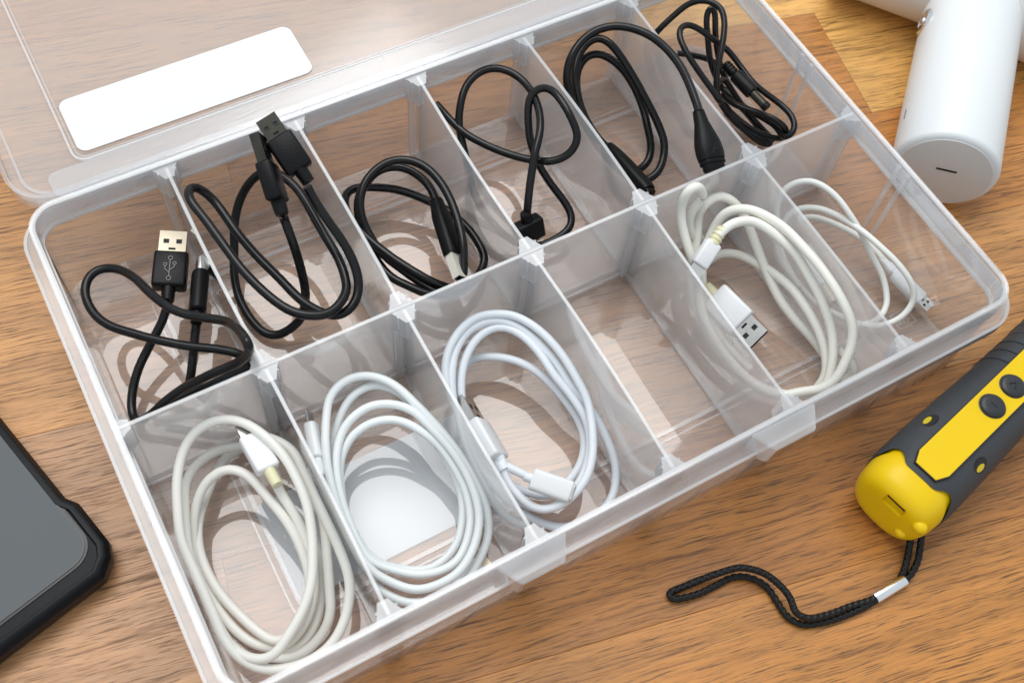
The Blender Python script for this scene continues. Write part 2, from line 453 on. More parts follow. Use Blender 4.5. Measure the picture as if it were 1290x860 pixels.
obj('bottom_ridge', bm_ring(rrect(26.2, 260.4, -68, 69.8, 7), rrect(26.9, 259.7, -67.3, 69.1, 6.5), -44.95, -44.6), P_RIM, box)
# moulding mark in the floor of the last compartment
mk = bm_ring(rrect(271.5, 280.0, -70.5, -63.5, 0.6, 2), rrect(271.9, 279.6, -70.1, -63.9, 0.5, 2), -44.95, -44.65)
for x in (273.2, 275.0, 276.9): bm_box(x, x + 0.4, -68.8, -65.2, -44.95, -44.65, mk)
bm_box(273.2, 275.0, -65.6, -65.2, -44.95, -44.68, mk); bm_box(276.9, 278.6, -65.6, -65.2, -44.95, -44.68, mk)
obj('moulding_mark', mk, P_RIM, box)

DIV_X = [48.69, 96.68, 145.19, 191.07, 238.37]
def wall_sheet(p0, p1, th, z0, z1, bow=0.0, n=10):
    """upright sheet from p0 to p1 (plan), slightly bowed; its top edge is the milky edge material"""
    bm = bmesh.new(); a = Vector((*p0, 0)); b_ = Vector((*p1, 0)); dv = (b_ - a).normalized(); nn = Vector((-dv.y, dv.x, 0))
    cols = []
    for i in range(n + 1):
        t = i / n; c = a.lerp(b_, t) + nn * bow * math.sin(math.pi * t)
        L_, R_ = c + nn * th / 2, c - nn * th / 2
        cols.append([bm.verts.new(V((q.x, q.y, z))) for q, z in ((L_, z0), (L_, z1 - 0.15), (c + nn * (th / 2 - 0.2), z1), (c - nn * (th / 2 - 0.2), z1), (R_, z1 - 0.15), (R_, z0))])
    for ca, cb in zip(cols, cols[1:]):
        for k in range(6):
            fq = bm.faces.new((ca[k], ca[(k + 1) % 6], cb[(k + 1) % 6], cb[k]))
            if k in (1, 2, 3): fq.material_index = 1
    bm.faces.new(cols[0][::-1]); bm.faces.new(cols[-1])
    return bm
obj('centre_wall', wall_sheet((0.4, 0), (284.5, 0), 1.4, -44.7, -0.9, 0.0), [P_FROST, P_EDGE], box)
for i, x in enumerate(DIV_X):
    bow = (0.5, -0.4, 0.9, -0.7, 0.5)[i]
    obj('divider', wall_sheet((x, 1.2), (x + (0.3, 0.2, 0.4, -0.3, 0.2)[i], 86.4), 1.3, -44.6, -1.2, bow), [P_FROST, P_EDGE], box)
    obj('divider', wall_sheet((x, -88.6), (x, -1.2), 1.3, -44.6, -1.2, -bow), [P_FROST, P_EDGE], box)

for sy in (-1, 1):
    obj('wall_foot', bm_box(0.6, 284.6, min(sy * 0.75, sy * 2.1), max(sy * 0.75, sy * 2.1), -44.85, -42.6, bevel=0.3), P_RIM, box)
for x in DIV_X:
    for y0, y1 in ((2.4, 86), (-88.4, -2.4)):
        obj('divider_foot', bm_box(x - 1.9, x + 1.9, y0, y1, -44.85, -43.7, bevel=0.25), P_RIM, box)

def rail_mesh():
    """slot that holds a divider: two tall ribs on a wall, comb teeth at the top; local +Y points away from the wall"""
    bm = bmesh.new()
    bm_prism([(-4.4, -0.1), (4.4, -0.1), (3.4, 1.5), (1.6, 5.2), (-1.6, 5.2), (-3.4, 1.5)], -12.0, -1.1, bm)
    for sx in (-1, 1):
        bm_box(sx * 2.5 - 1.3, sx * 2.5 + 1.3, 0.0, 2.2, -44.3, -11.5, bm, bevel=0.5, seg=2)
        for x, y in ((3.1, 2.4),):
            bm_box(sx * x - 0.4, sx * x + 0.4, y - 0.35, y + 0.35, -8.0, -0.8, bm, bevel=0.12)
    me = bpy.data.meshes.new('slot_rail'); bmesh.ops.recalc_face_normals(bm, faces=bm.faces); bm.to_mesh(me); bm.free()
    me.materials.append(P_POST)
    return me
rail = rail_mesh()
def place_rail(x, y, rz):
    o = bpy.data.objects.new('slot_rail', rail); COL.objects.link(o); o.parent = box
    o.location = V((x, y, 0)); o.rotation_euler.z = rz
for x in DIV_X:
    place_rail(x, 0.75, 0); place_rail(x, -0.75, math.pi)
    place_rail(x, 86.9, math.pi); place_rail(x, -89.3, 0)
place_rail(284.7, 0, math.pi / 2); place_rail(0.1, 0, -math.pi / 2)
# paired ribs on both end walls
for y in (32.0, 26.2, -28.0, -32.8):
    obj('wall_rib', bm_box(283.6, 284.8, y - 0.9, y + 0.9, -44.5, -0.6, bevel=0.2), P_RIM, box)
    obj('wall_rib', bm_box(-0.1, 1.0, y - 0.9, y + 0.9, -44.5, -0.6, bevel=0.2), P_RIM, box)
# two wedge-shaped latch catches on the front rim
for x0, x1 in ((81.5, 105.0), (172.5, 197.5)):
    bm = bmesh.new()
    pts = [(x0, -91.2), (x0 + 5, -98.6), (x1 - 4, -98.6), (x1, -91.2)]
    n = len(pts)
    lo = [bm.verts.new(V((x, y + (0.8 if y < -95 else 0), -13.0))) for x, y in pts]
    hi = [bm.verts.new(V((x, y, -2.2 if y < -95 else 0.3))) for x, y in pts]
    bm.faces.new(lo[::-1]); bm.faces.new(hi)
    for i in range(n):
        j = (i + 1) % n; bm.faces.new((lo[i], lo[j], hi[j], hi[i]))
    bmesh.ops.bevel(bm, geom=list(bm.edges), offset=0.4 * S, segments=2, affect='EDGES')
    obj('latch', bm, P_POST, box)
# sticker on the underside
obj('paper_label', bm_prism(rrect(29.2, 93.5, -60.2, -23.2, 3), -46.55, -46.32), PAPER, box)

# lid, folded back flat behind the box
LZ = -5.5
lid_out = rrect(-0.9, 286.2, 89.6, 271, 15, 10)
lid = obj('lid', bm_prism(rrect(0.1, 285.2, 90.6, 270, 14, 10), LZ, LZ + 1.4), P_LID, box)
obj('lid_rim', bm_ring(lid_out, rrect(0.6, 284.7, 91.1, 269.5, 13.5, 10), LZ - 0.8, 0.0, top_mat=1), [P_CLEAR, P_RIM], lid)
obj('lid_rim', bm_ring(rrect(3.6, 281.7, 94, 266.5, 10.5, 10), rrect(4.6, 280.7, 95, 265.5, 10, 10), LZ + 1.3, LZ + 2.0), P_RIM, lid)
obj('panel_ridge', bm_ring(rrect(22.4, 263, 102.9, 258, 5.0, 8), rrect(23.2, 262.2, 103.7, 257.2, 4.4, 8), LZ + 1.35, LZ + 2.3), P_EDGE, lid)
obj('panel_ridge', bm_ring(rrect(23.9, 261.1, 104.5, 256.1, 3.8, 8), rrect(24.4, 260.6, 105.0, 255.6, 3.5, 8), LZ + 1.35, LZ + 1.9), P_RIM, lid)
obj('paper_label', bm_prism(rrect(25.2, 113.7, 107.0, 132.4, 3.6, 8), LZ + 1.55, LZ + 1.8), PAPER, lid)
obj('lid_border', bm_prism(rrect(12, 283, 91.4, 102.4, 3, 4), LZ + 1.6, LZ + 2.5), P_RIM, lid)
# hinge strip between box and lid
obj('hinge', bm_box(14, 272, 88.3, 92.2, -3.2, -2.2, bevel=0.3), P_CLEAR, box)
for x in (40, 120, 200): obj('hinge', bm_box(x, x + 14, 87.9, 91.9, -5.4, -3.3, bevel=0.4), P_CLEAR, box)

# ------------------------------------------------------------------ cables
CORDS = {
  'black1': (1.55, [
    [(31.5,50.2,-24.0),(31.1,51.4,-27.0),(27.3,47.8,-30.0),(20.8,43.1,-32.9),(13.3,36.9,-35.6),(8.6,31.0,-37.9),(5.7,24.4,-39.2),(5.8,19.6,-38.5),(11.1,18.1,-34.6),(16.1,16.9,-28.4),(23.8,15.5,-21.8),(29.8,13.0,-16.5),(34.1,11.3,-12.8),(39.8,9.2,-9.2),(44.5,6.5,-3.2),(46.4,4.5,4.6),(46.4,4.1,8.6),(46.4,10.8,4.8),(44.4,21.3,-2.9),(39.0,29.0,-8.1),(32.4,35.8,-9.8),(28.8,42.7,-10.8),(26.7,49.4,-12.5),(24.9,57.3,-14.9),(22.1,64.2,-17.2),(18.2,68.5,-18.5),(13.2,69.4,-18.9),(9.2,66.1,-19.0),(7.5,61.0,-19.0),(7.8,53.6,-18.8),(10.6,46.8,-18.5),(16.1,40.5,-18.0),(22.0,34.4,-17.4),(31.4,26.1,-16.6),(39.4,20.3,-15.8),(45.1,15.4,-15.9),(46.4,13.6,-17.1),(46.4,12.0,-18.7),(42.0,12.1,-20.5),(35.4,13.2,-22.9),(28.2,15.0,-26.6),(21.3,17.8,-31.9),(13.9,20.2,-38.0)],
    [(36.7,36.4,-22.0),(35.1,34.5,-24.2),(30.4,26.5,-27.4),(26.8,22.0,-31.8),(23.8,21.7,-36.4),(17.5,21.7,-39.8),(10.7,21.6,-42.0)],
  ]),
  'black2': (1.6, [
    [(75.8,47.8,4.0),(76.4,49.3,0.1),(76.3,43.3,-6.2),(76.2,38.9,-14.4),(75.1,33.3,-22.7),(74.0,32.6,-30.0),(70.9,30.5,-36.0),(64.5,30.2,-39.8),(61.3,31.0,-41.4),(57.9,33.9,-41.6),(55.6,41.8,-41.4),(55.3,51.7,-40.3),(57.2,59.6,-37.9),(61.3,68.1,-34.1),(64.4,73.8,-29.3),(68.8,78.4,-24.0),(73.9,80.6,-18.9),(79.0,80.6,-15.0),(82.7,77.8,-12.9),(85.5,73.6,-12.1),(87.8,65.9,-12.0),(88.2,58.1,-12.0),(88.1,51.5,-12.0),(88.2,41.7,-12.0),(88.4,32.5,-12.0),(87.0,24.1,-11.9),(85.4,19.7,-11.6),(82.1,16.3,-10.9),(76.5,13.4,-10.0),(71.6,13.9,-9.1),(65.9,17.6,-8.3),(62.2,23.5,-7.7),(58.8,32.3,-6.9),(56.4,41.3,-5.9),(55.2,48.2,-4.7),(53.1,62.0,-3.4),(51.6,70.1,-2.6),(51.9,74.3,-2.9),(54.1,77.3,-4.5),(56.5,77.9,-7.1),(59.3,74.2,-10.3),(62.0,59.0,-13.6),(64.6,49.3,-16.1),(68.0,38.4,-17.4),(71.1,26.9,-17.6),(74.5,19.8,-16.9),(79.2,14.4,-15.7),(84.9,14.5,-14.2),(89.4,18.9,-12.5),(91.3,24.1,-9.9),(91.5,32.4,-6.5),(90.0,39.2,-2.8),(88.5,46.1,0.6),(87.8,52.4,3.2),(87.5,53.3,5.0)],
  ]),
  'black3': (1.6, [
    [(134.0,48.4,-25.6),(134.8,51.7,-25.6),(135.0,56.9,-25.5),(133.1,63.0,-25.3),(130.2,67.1,-24.8),(126.3,69.3,-24.4),(121.5,70.3,-24.8),(115.2,68.4,-26.2),(109.3,63.8,-28.6),(106.7,57.7,-31.0),(105.4,49.7,-32.7),(105.2,39.4,-33.4),(106.5,30.7,-33.4),(110.4,24.0,-32.7),(114.3,17.6,-31.5),(119.4,13.0,-29.7),(124.8,12.5,-27.6),(128.3,15.5,-25.3),(130.8,20.5,-23.4),(132.6,24.0,-21.6),(135.1,32.4,-20.1),(136.8,41.5,-19.0),(137.1,51.3,-18.4),(135.1,59.6,-18.1),(130.7,65.2,-18.1),(125.7,67.5,-18.4),(119.6,67.4,-19.2),(113.5,65.0,-20.9),(108.8,60.3,-23.4),(106.6,54.8,-26.3),(106.5,49.6,-28.9),(107.4,40.3,-30.9),(110.8,32.1,-32.0),(115.1,23.3,-32.9),(120.7,15.3,-34.2),(130.9,15.9,-35.7),(137.9,19.7,-36.8),(142.4,24.3,-36.5),(142.8,27.5,-35.4),(142.8,34.7,-34.9),(141.5,42.4,-35.1),(139.0,49.7,-35.1),(134.5,55.9,-34.6),(129.8,61.4,-33.8),(124.5,65.9,-33.1),(117.0,69.7,-32.3),(113.3,70.9,-31.6),(109.1,70.9,-30.8),(105.4,67.5,-30.1),(103.4,61.1,-29.4),(103.6,53.8,-28.9),(105.7,45.3,-28.7),(109.2,36.0,-28.9),(113.5,27.8,-29.5),(118.3,20.7,-30.9),(123.3,16.7,-33.1)],
  ]),
  'black4': (1.5, [
    [(161.1,27.4,-24.0),(161.6,28.3,-21.4),(163.5,31.3,-17.9),(167.6,37.0,-13.7),(171.3,41.8,-10.0),(175.9,46.9,-7.9),(180.2,53.9,-7.5),(183.3,63.1,-8.0),(184.1,69.0,-8.6),(183.1,76.4,-8.9),(179.7,82.0,-9.0),(175.8,84.4,-9.1),(170.4,84.8,-9.8),(164.0,82.3,-11.6),(159.4,77.6,-14.4),(156.3,72.9,-18.1),(155.1,68.4,-22.0),(153.7,61.5,-26.0),(151.5,53.3,-29.9),(150.8,42.1,-33.5),(153.1,32.0,-36.1),(156.9,25.0,-37.5),(161.8,21.3,-37.9),(168.2,20.3,-37.6),(174.0,20.4,-36.6),(178.9,22.2,-35.2),(180.8,26.5,-33.7),(180.2,32.1,-31.8),(178.4,38.5,-28.9),(176.9,44.6,-25.2),(175.9,47.8,-21.0),(175.7,51.9,-16.7),(177.5,57.4,-12.4),(180.0,62.3,-8.9),(182.7,64.9,-6.5),(186.3,64.6,-4.9),(188.5,61.0,-3.5),(188.8,53.3,-2.8),(188.8,46.1,-4.4),(188.4,39.9,-8.4),(184.5,37.9,-12.8),(178.6,39.2,-15.8),(172.2,44.4,-17.6),(166.6,51.2,-18.9),(161.3,59.1,-19.6),(156.6,67.7,-19.6),(154.3,75.5,-19.0),(153.0,82.9,-18.4),(152.5,84.5,-18.0)],
  ]),
  'black5': (1.6, [
    [(228.6,23.2,3.0),(229.2,24.2,2.9),(232.4,33.8,2.7),(235.3,45.1,2.2),(236.0,56.2,1.3),(234.6,66.1,-0.1),(230.9,73.6,-1.6),(227.0,77.9,-3.0),(221.8,80.2,-4.4),(215.3,80.2,-6.4),(208.8,77.6,-9.1),(204.8,74.5,-12.4),(203.0,71.1,-16.6),(203.5,67.7,-21.7),(204.3,57.9,-27.3),(206.5,46.7,-32.3),(210.2,34.8,-35.8),(213.7,29.2,-37.4),(217.8,28.6,-37.5),(223.0,29.2,-36.6),(228.3,33.5,-34.8),(231.1,38.0,-32.2),(232.2,46.3,-28.8),(231.6,54.4,-24.7),(230.8,64.4,-20.4),(229.6,72.5,-16.9),(228.2,78.7,-14.6),(225.5,83.7,-13.9),(221.6,84.7,-14.9),(216.0,82.8,-17.5),(210.4,76.4,-21.1),(207.9,68.8,-25.0),(207.0,62.0,-29.0),(207.1,50.6,-33.0),(210.2,40.5,-36.8),(215.3,35.7,-39.8),(219.9,36.3,-40.9),(225.0,37.9,-40.1),(228.7,42.4,-37.5),(229.7,47.3,-34.0),(232.1,56.5,-30.4),(232.6,65.1,-27.1),(231.6,72.3,-24.4),(228.9,78.7,-22.6),(225.0,83.0,-21.9),(219.8,83.6,-22.6),(215.1,80.9,-24.8),(210.8,73.6,-28.0),(208.3,61.8,-31.1),(208.9,49.8,-33.1),(210.6,46.2,-34.0)],
  ]),
  'black6': (1.25, [
    [(246.5,77.0,-18.0),(248.9,76.8,-13.9),(255.6,77.4,-9.4),(261.6,77.2,-5.2),(265.0,75.0,-2.6),(268.5,71.0,-1.6),(270.0,66.8,-1.9),(268.3,61.5,-3.6),(264.2,55.4,-6.5),(259.5,49.8,-10.4),(255.8,44.4,-15.1),(255.6,40.2,-20.4),(258.9,35.2,-26.3),(264.5,28.4,-32.1),(270.5,22.3,-36.6),(275.5,22.7,-38.8),(275.0,31.8,-38.3),(272.3,43.5,-35.4),(267.7,50.8,-30.9),(265.7,55.7,-25.9),(264.6,59.5,-20.6),(265.9,65.4,-14.8),(267.8,71.3,-9.6),(269.5,73.3,-6.6),(271.5,72.8,-6.4),(271.1,70.0,-8.9),(269.4,65.8,-13.2),(269.1,62.0,-18.4),(268.7,56.2,-24.0),(270.1,50.1,-29.5),(272.0,41.0,-34.1),(274.4,31.3,-37.5),(276.9,24.1,-40.0)],
    [(260.9,74.7,-30.0),(266.2,71.2,-30.4),(271.6,67.7,-31.4),(275.0,63.5,-32.7),(276.4,57.9,-34.0)],
    [(276.3,22.5,-38.0),(271.3,32.7,-32.6),(267.6,41.4,-27.2),(265.3,49.5,-22.8),(255.4,43.0,-20.0),(253.7,37.9,-18.1),(252.3,35.1,-15.9),(250.6,41.9,-12.9),(248.9,51.1,-9.5),(248.4,59.8,-6.9),(249.8,65.8,-5.6),(252.6,68.4,-5.5),(256.4,69.0,-6.5),(260.6,66.2,-8.4),(264.4,61.1,-11.0),(268.7,55.7,-13.6),(270.2,48.5,-15.9),(271.1,38.7,-17.6),(274.0,31.7,-18.9),(276.2,26.4,-19.6),(277.1,20.4,-20.0),(275.9,15.7,-20.5),(273.4,13.2,-21.8),(270.7,14.3,-24.0),(272.9,21.7,-26.3),(271.9,29.3,-28.2),(269.2,39.0,-29.7),(268.2,50.2,-31.0)],
    [(262.2,44.8,-26.0),(262.2,38.6,-24.4),(263.9,33.8,-23.1),(267.5,28.7,-22.4),(271.3,23.1,-22.2),(273.4,18.7,-22.9),(274.5,15.9,-24.9),(272.6,16.6,-28.0),(270.7,21.8,-31.2),(268.0,29.8,-33.5),(266.4,38.4,-34.9),(267.6,47.3,-36.0)],
    [(261.0,39.0,-30.0),(263.7,30.2,-31.7),(268.4,24.9,-33.3),(272.2,20.0,-35.0)],
    [(269.3,50.3,-40.0),(271.7,40.5,-40.9),(274.4,32.4,-41.6),(276.3,26.2,-42.0)],
  ]),
  'white1': (1.55, [
    [(37.5,-30.7,-19.9),(37.5,-31.9,-21.9),(38.5,-38.2,-24.4),(39.0,-45.6,-27.3),(37.8,-54.4,-30.2),(35.1,-62.0,-33.2),(29.9,-68.3,-36.0),(22.3,-72.2,-38.3),(17.4,-71.7,-39.7),(12.7,-68.4,-40.3),(9.2,-62.9,-40.5),(6.3,-53.2,-40.2),(5.6,-40.9,-39.1),(7.1,-31.4,-36.7),(10.1,-24.0,-33.2),(15.1,-18.2,-29.4),(20.0,-16.0,-26.3),(25.7,-16.4,-24.2),(29.2,-19.3,-23.3),(31.7,-24.0,-23.2),(33.2,-30.7,-23.7),(35.1,-38.0,-24.7),(36.1,-44.4,-26.4),(36.1,-51.7,-28.8),(34.6,-59.5,-31.4),(30.2,-66.3,-33.8),(23.8,-70.7,-35.6),(18.2,-71.2,-37.0),(14.9,-66.4,-37.9),(11.2,-57.5,-38.2),(8.2,-47.1,-37.8),(7.7,-34.6,-36.9),(10.2,-25.9,-35.9),(13.8,-20.1,-36.1),(21.5,-11.0,-37.5),(26.2,-6.2,-39.3),(32.2,-4.2,-40.5),(38.8,-5.2,-41.3)],
    [(36.8,-7.1,-36.2),(32.4,-5.9,-34.7),(27.7,-5.1,-33.2),(20.9,-6.1,-31.7),(15.4,-9.3,-30.3),(11.9,-13.7,-29.5),(8.3,-22.8,-29.9),(4.6,-36.4,-31.5),(4.5,-50.4,-33.0),(4.5,-60.2,-33.2),(6.1,-68.8,-32.4),(10.2,-74.3,-30.9),(15.1,-76.5,-29.2),(21.4,-73.8,-27.2),(28.0,-69.8,-25.1),(33.8,-64.0,-22.9),(38.0,-56.5,-20.8),(41.1,-48.8,-19.0),(43.1,-40.9,-17.2),(43.5,-32.4,-15.8),(43.0,-24.8,-14.8),(41.0,-17.8,-14.2),(37.9,-11.1,-14.1),(33.9,-6.3,-14.3),(28.9,-3.5,-15.1),(22.3,-3.4,-16.5),(16.2,-6.8,-18.4),(10.8,-14.3,-20.6),(7.4,-22.6,-22.8),(4.6,-31.7,-24.8),(4.5,-39.1,-26.7),(4.5,-48.2,-28.5),(4.5,-56.3,-30.1),(4.5,-64.8,-31.4),(6.7,-72.1,-32.1),(11.0,-77.5,-32.4),(16.8,-80.7,-32.2),(23.4,-82.2,-31.6),(31.1,-81.5,-30.7),(37.2,-78.1,-29.2),(42.4,-72.3,-27.5),(45.2,-66.4,-25.8),(46.4,-55.5,-24.3),(46.4,-47.9,-22.6),(46.4,-37.4,-20.9),(46.4,-29.4,-19.5),(46.4,-22.7,-18.8),(43.0,-16.5,-19.0),(39.6,-12.5,-19.9)],
    [(39.8,-11.6,-24.3),(43.3,-16.6,-24.3),(46.2,-25.6,-24.4),(46.4,-34.8,-24.7),(46.4,-43.8,-25.7),(42.3,-56.2,-27.7),(39.2,-64.1,-30.8),(35.7,-71.8,-34.4),(30.9,-75.2,-37.9),(24.6,-76.8,-40.4),(18.8,-75.8,-41.7),(13.3,-71.9,-42.1)],
    [(40.7,-41.5,-33.2),(41.1,-50.2,-34.3),(37.8,-59.6,-36.0),(33.1,-68.4,-38.3),(27.7,-72.8,-40.5),(22.3,-74.0,-41.7),(16.2,-71.3,-42.1)],
  ]),
  'white2': (1.4, [
    [(50.8,-31.3,-27.7),(50.8,-34.5,-31.1),(50.8,-43.3,-31.8),(50.8,-52.7,-33.1),(50.8,-61.0,-35.3),(51.5,-68.2,-35.3),(54.6,-75.0,-34.1),(58.4,-79.6,-33.7),(65.7,-82.6,-33.7),(75.5,-82.7,-33.5),(84.5,-78.2,-33.1),(90.1,-73.7,-32.3),(92.7,-69.7,-30.7),(94.3,-64.3,-28.1),(94.5,-57.2,-25.6),(94.3,-50.0,-24.1),(93.3,-41.4,-22.9),(91.2,-32.8,-21.3),(88.7,-24.9,-20.0),(86.5,-18.2,-19.2),(83.3,-12.8,-18.8),(79.5,-9.4,-18.6),(75.4,-7.6,-18.7),(69.6,-7.7,-19.1),(64.7,-10.2,-20.0),(61.3,-15.0,-21.3),(56.9,-23.6,-23.0),(54.0,-32.1,-25.1),(52.0,-42.2,-27.4),(51.7,-53.2,-29.6),(52.6,-65.3,-31.1),(56.9,-72.3,-31.5),(62.3,-77.9,-31.1),(68.6,-79.8,-30.3),(76.5,-79.6,-29.3),(84.1,-75.2,-28.0),(89.7,-68.5,-26.7),(92.0,-62.4,-25.4),(93.1,-53.2,-24.0),(92.1,-43.3,-22.5),(89.5,-33.7,-21.3),(87.4,-27.4,-20.6),(84.1,-23.1,-20.4),(79.7,-20.0,-20.6),(74.6,-18.3,-21.3),(68.9,-19.0,-22.3),(64.2,-21.1,-23.8),(59.0,-27.1,-25.8),(55.4,-35.9,-28.3),(53.5,-46.7,-30.9),(54.0,-62.2,-32.7),(59.0,-67.9,-33.4),(64.8,-72.9,-33.1),(70.8,-75.5,-32.5),(77.6,-75.7,-31.8),(84.1,-71.1,-30.9),(88.6,-64.9,-29.7),(91.1,-56.2,-28.0),(91.0,-47.3,-26.1),(89.8,-39.9,-24.5),(87.1,-34.4,-23.2),(83.5,-28.6,-22.6),(79.3,-25.1,-22.6),(73.8,-23.2,-23.4),(67.6,-23.4,-24.9),(62.9,-25.4,-27.0),(58.7,-29.7,-29.3),(56.4,-34.9,-31.9),(54.1,-42.5,-34.4),(53.8,-50.3,-36.6),(55.5,-60.6,-38.1),(61.8,-67.4,-38.3),(69.7,-72.1,-37.5),(76.2,-71.8,-36.3),(81.9,-69.0,-35.1),(86.5,-63.4,-33.8),(89.7,-57.0,-32.4),(91.0,-49.7,-30.5),(90.1,-39.0,-28.0),(89.6,-27.2,-25.6),(88.1,-21.3,-23.9),(86.1,-16.9,-23.2),(83.0,-13.1,-23.0),(79.2,-10.7,-23.2),(73.6,-10.8,-23.9),(69.0,-12.5,-25.4),(63.3,-17.5,-27.7),(59.3,-22.7,-30.6),(56.2,-27.6,-33.8)],
  ]),
  'white3': (1.45, [
    [(106.7,-50.7,-31.5),(106.5,-54.6,-33.2),(106.1,-58.9,-34.5),(106.9,-63.0,-34.9),(108.1,-68.2,-34.5),(111.1,-72.8,-33.3),(116.7,-74.5,-31.7),(122.5,-73.9,-30.0),(128.3,-71.4,-28.2),(133.2,-66.5,-26.4),(136.9,-60.3,-24.5),(141.3,-48.9,-22.5),(141.5,-41.1,-20.7),(141.3,-32.4,-19.3),(139.7,-23.7,-18.4),(137.1,-16.9,-17.9),(133.3,-11.2,-17.7),(128.2,-7.9,-17.8),(122.3,-5.9,-18.2),(115.4,-7.1,-19.1),(109.0,-10.7,-20.7),(104.9,-15.3,-23.3),(100.9,-26.1,-27.4),(98.9,-39.0,-32.3),(99.1,-50.9,-36.5),(102.3,-61.9,-39.3),(106.1,-67.9,-40.8),(110.6,-74.1,-41.4),(114.2,-77.8,-41.4),(118.1,-79.9,-41.4),(125.3,-81.3,-41.2),(132.6,-80.0,-40.5),(138.1,-76.5,-39.6),(140.7,-72.8,-38.0),(142.4,-68.7,-35.3),(143.0,-61.8,-31.8),(143.0,-53.9,-29.3),(142.1,-47.9,-28.0),(140.3,-41.4,-26.4),(139.4,-30.4,-24.1),(137.0,-22.0,-22.0),(133.8,-14.8,-20.7),(129.8,-10.4,-20.0),(125.2,-8.1,-20.0),(118.0,-7.8,-20.9),(110.6,-12.0,-22.7),(105.5,-18.8,-25.3),(102.0,-27.6,-28.7),(100.1,-39.6,-32.6),(100.3,-50.7,-36.1),(105.4,-60.7,-38.3),(108.9,-67.5,-38.6),(114.0,-72.3,-37.4),(121.5,-72.2,-35.5),(129.2,-68.8,-33.5),(135.1,-63.1,-31.6),(138.2,-57.4,-29.7),(139.1,-52.9,-27.8),(138.3,-42.8,-25.8),(136.5,-35.4,-24.0),(135.8,-26.2,-22.6),(134.0,-18.9,-21.7),(131.0,-13.7,-21.3),(126.9,-10.7,-21.6),(119.8,-10.9,-22.9),(113.3,-14.7,-25.1),(108.4,-20.5,-27.9),(105.0,-28.4,-31.4),(103.1,-39.8,-35.2),(103.6,-50.0,-38.5),(108.2,-58.7,-40.3),(117.3,-67.3,-40.4),(125.8,-66.3,-39.4),(132.1,-63.4,-37.9),(137.1,-57.6,-36.1),(138.9,-50.1,-34.2),(137.9,-43.0,-32.2),(136.0,-34.5,-30.6),(133.0,-27.3,-29.5),(128.7,-21.2,-29.6),(123.2,-16.3,-30.8),(116.8,-12.8,-32.9),(111.6,-14.4,-35.3),(106.9,-22.2,-37.0),(104.0,-36.0,-37.2),(104.7,-46.0,-35.8),(107.7,-52.8,-33.5),(110.1,-58.2,-31.1),(112.1,-62.4,-28.9)],
  ]),
  'white5': (1.75, [
    [(212.9,-18.5,-11.4),(215.5,-17.4,-10.6),(218.2,-17.1,-9.8),(222.5,-17.9,-9.3),(226.5,-19.6,-9.3),(229.7,-24.6,-9.9),(232.4,-30.6,-11.2),(234.8,-37.4,-13.3),(235.2,-44.3,-15.7),(235.4,-52.3,-18.2),(235.0,-58.5,-20.8),(234.4,-64.1,-23.7),(231.6,-70.8,-26.9),(228.3,-75.7,-30.4),(224.4,-79.5,-34.0),(219.6,-78.7,-36.7),(214.4,-75.9,-38.2),(208.8,-71.4,-38.5),(204.0,-64.8,-38.3),(200.8,-54.8,-37.7),(199.8,-44.0,-36.6),(200.6,-33.1,-34.8),(203.8,-23.1,-32.3),(207.8,-15.8,-28.9),(213.1,-9.6,-24.8),(216.9,-3.2,-20.6),(217.4,-3.0,-16.6),(221.3,-2.5,-13.9),(225.2,-3.3,-13.4),(228.6,-6.7,-14.9),(230.7,-10.9,-17.9),(231.8,-15.9,-22.0),(232.0,-22.5,-26.4),(231.2,-32.5,-30.5),(230.7,-43.3,-33.7),(232.1,-51.8,-35.7),(233.8,-60.2,-36.8),(234.2,-68.3,-37.5),(234.0,-76.3,-37.4),(232.7,-80.1,-36.0),(235.7,-80.5,-32.8),(235.9,-79.4,-29.7),(235.9,-76.0,-29.0),(235.6,-71.0,-30.5)],
    [(215.5,-2.9,-7.8),(213.5,-2.5,-2.9),(211.0,-2.5,0.1),(208.5,-2.5,-0.0),(207.0,-2.5,-3.4),(206.2,-3.1,-8.8),(205.4,-6.7,-14.0),(204.9,-11.8,-18.1),(204.6,-17.7,-21.4),(204.7,-23.0,-24.8),(201.6,-29.1,-28.5),(199.5,-38.0,-32.3),(199.8,-48.1,-35.3),(201.6,-58.5,-37.0),(204.7,-68.2,-37.3),(209.5,-74.4,-36.5),(215.8,-76.9,-34.5),(221.0,-80.2,-31.4),(225.5,-80.5,-27.5),(229.6,-78.0,-23.3),(233.8,-74.3,-18.8),(235.9,-69.6,-14.4),(235.9,-63.8,-11.0),(235.9,-56.5,-8.8),(235.9,-46.2,-7.9),(235.3,-37.5,-7.8),(234.3,-28.3,-8.0),(231.8,-21.0,-8.4),(228.4,-14.9,-9.4),(224.9,-11.5,-11.4),(221.9,-9.9,-14.8),(219.4,-10.5,-19.5),(214.4,-14.0,-25.0),(209.0,-21.0,-30.6),(205.5,-31.4,-35.3),(204.5,-45.7,-38.8),(207.9,-59.0,-41.2)],
    [(217.7,-14.2,-37.8),(223.0,-14.0,-36.3),(227.9,-18.0,-34.0),(230.6,-25.7,-31.3),(232.5,-33.5,-28.9),(233.9,-43.0,-27.5),(233.6,-50.2,-27.2),(233.4,-56.7,-28.0),(232.7,-63.4,-29.7),(230.8,-70.5,-32.2),(227.5,-76.0,-35.3),(224.4,-77.2,-38.6)],
    [(216.2,-8.4,-28.4),(211.6,-9.0,-24.7),(211.0,-5.8,-20.7),(211.7,-3.7,-16.7),(214.3,-2.5,-13.7),(216.2,-2.5,-12.1)],
  ]),
  'white6': (1.2, [
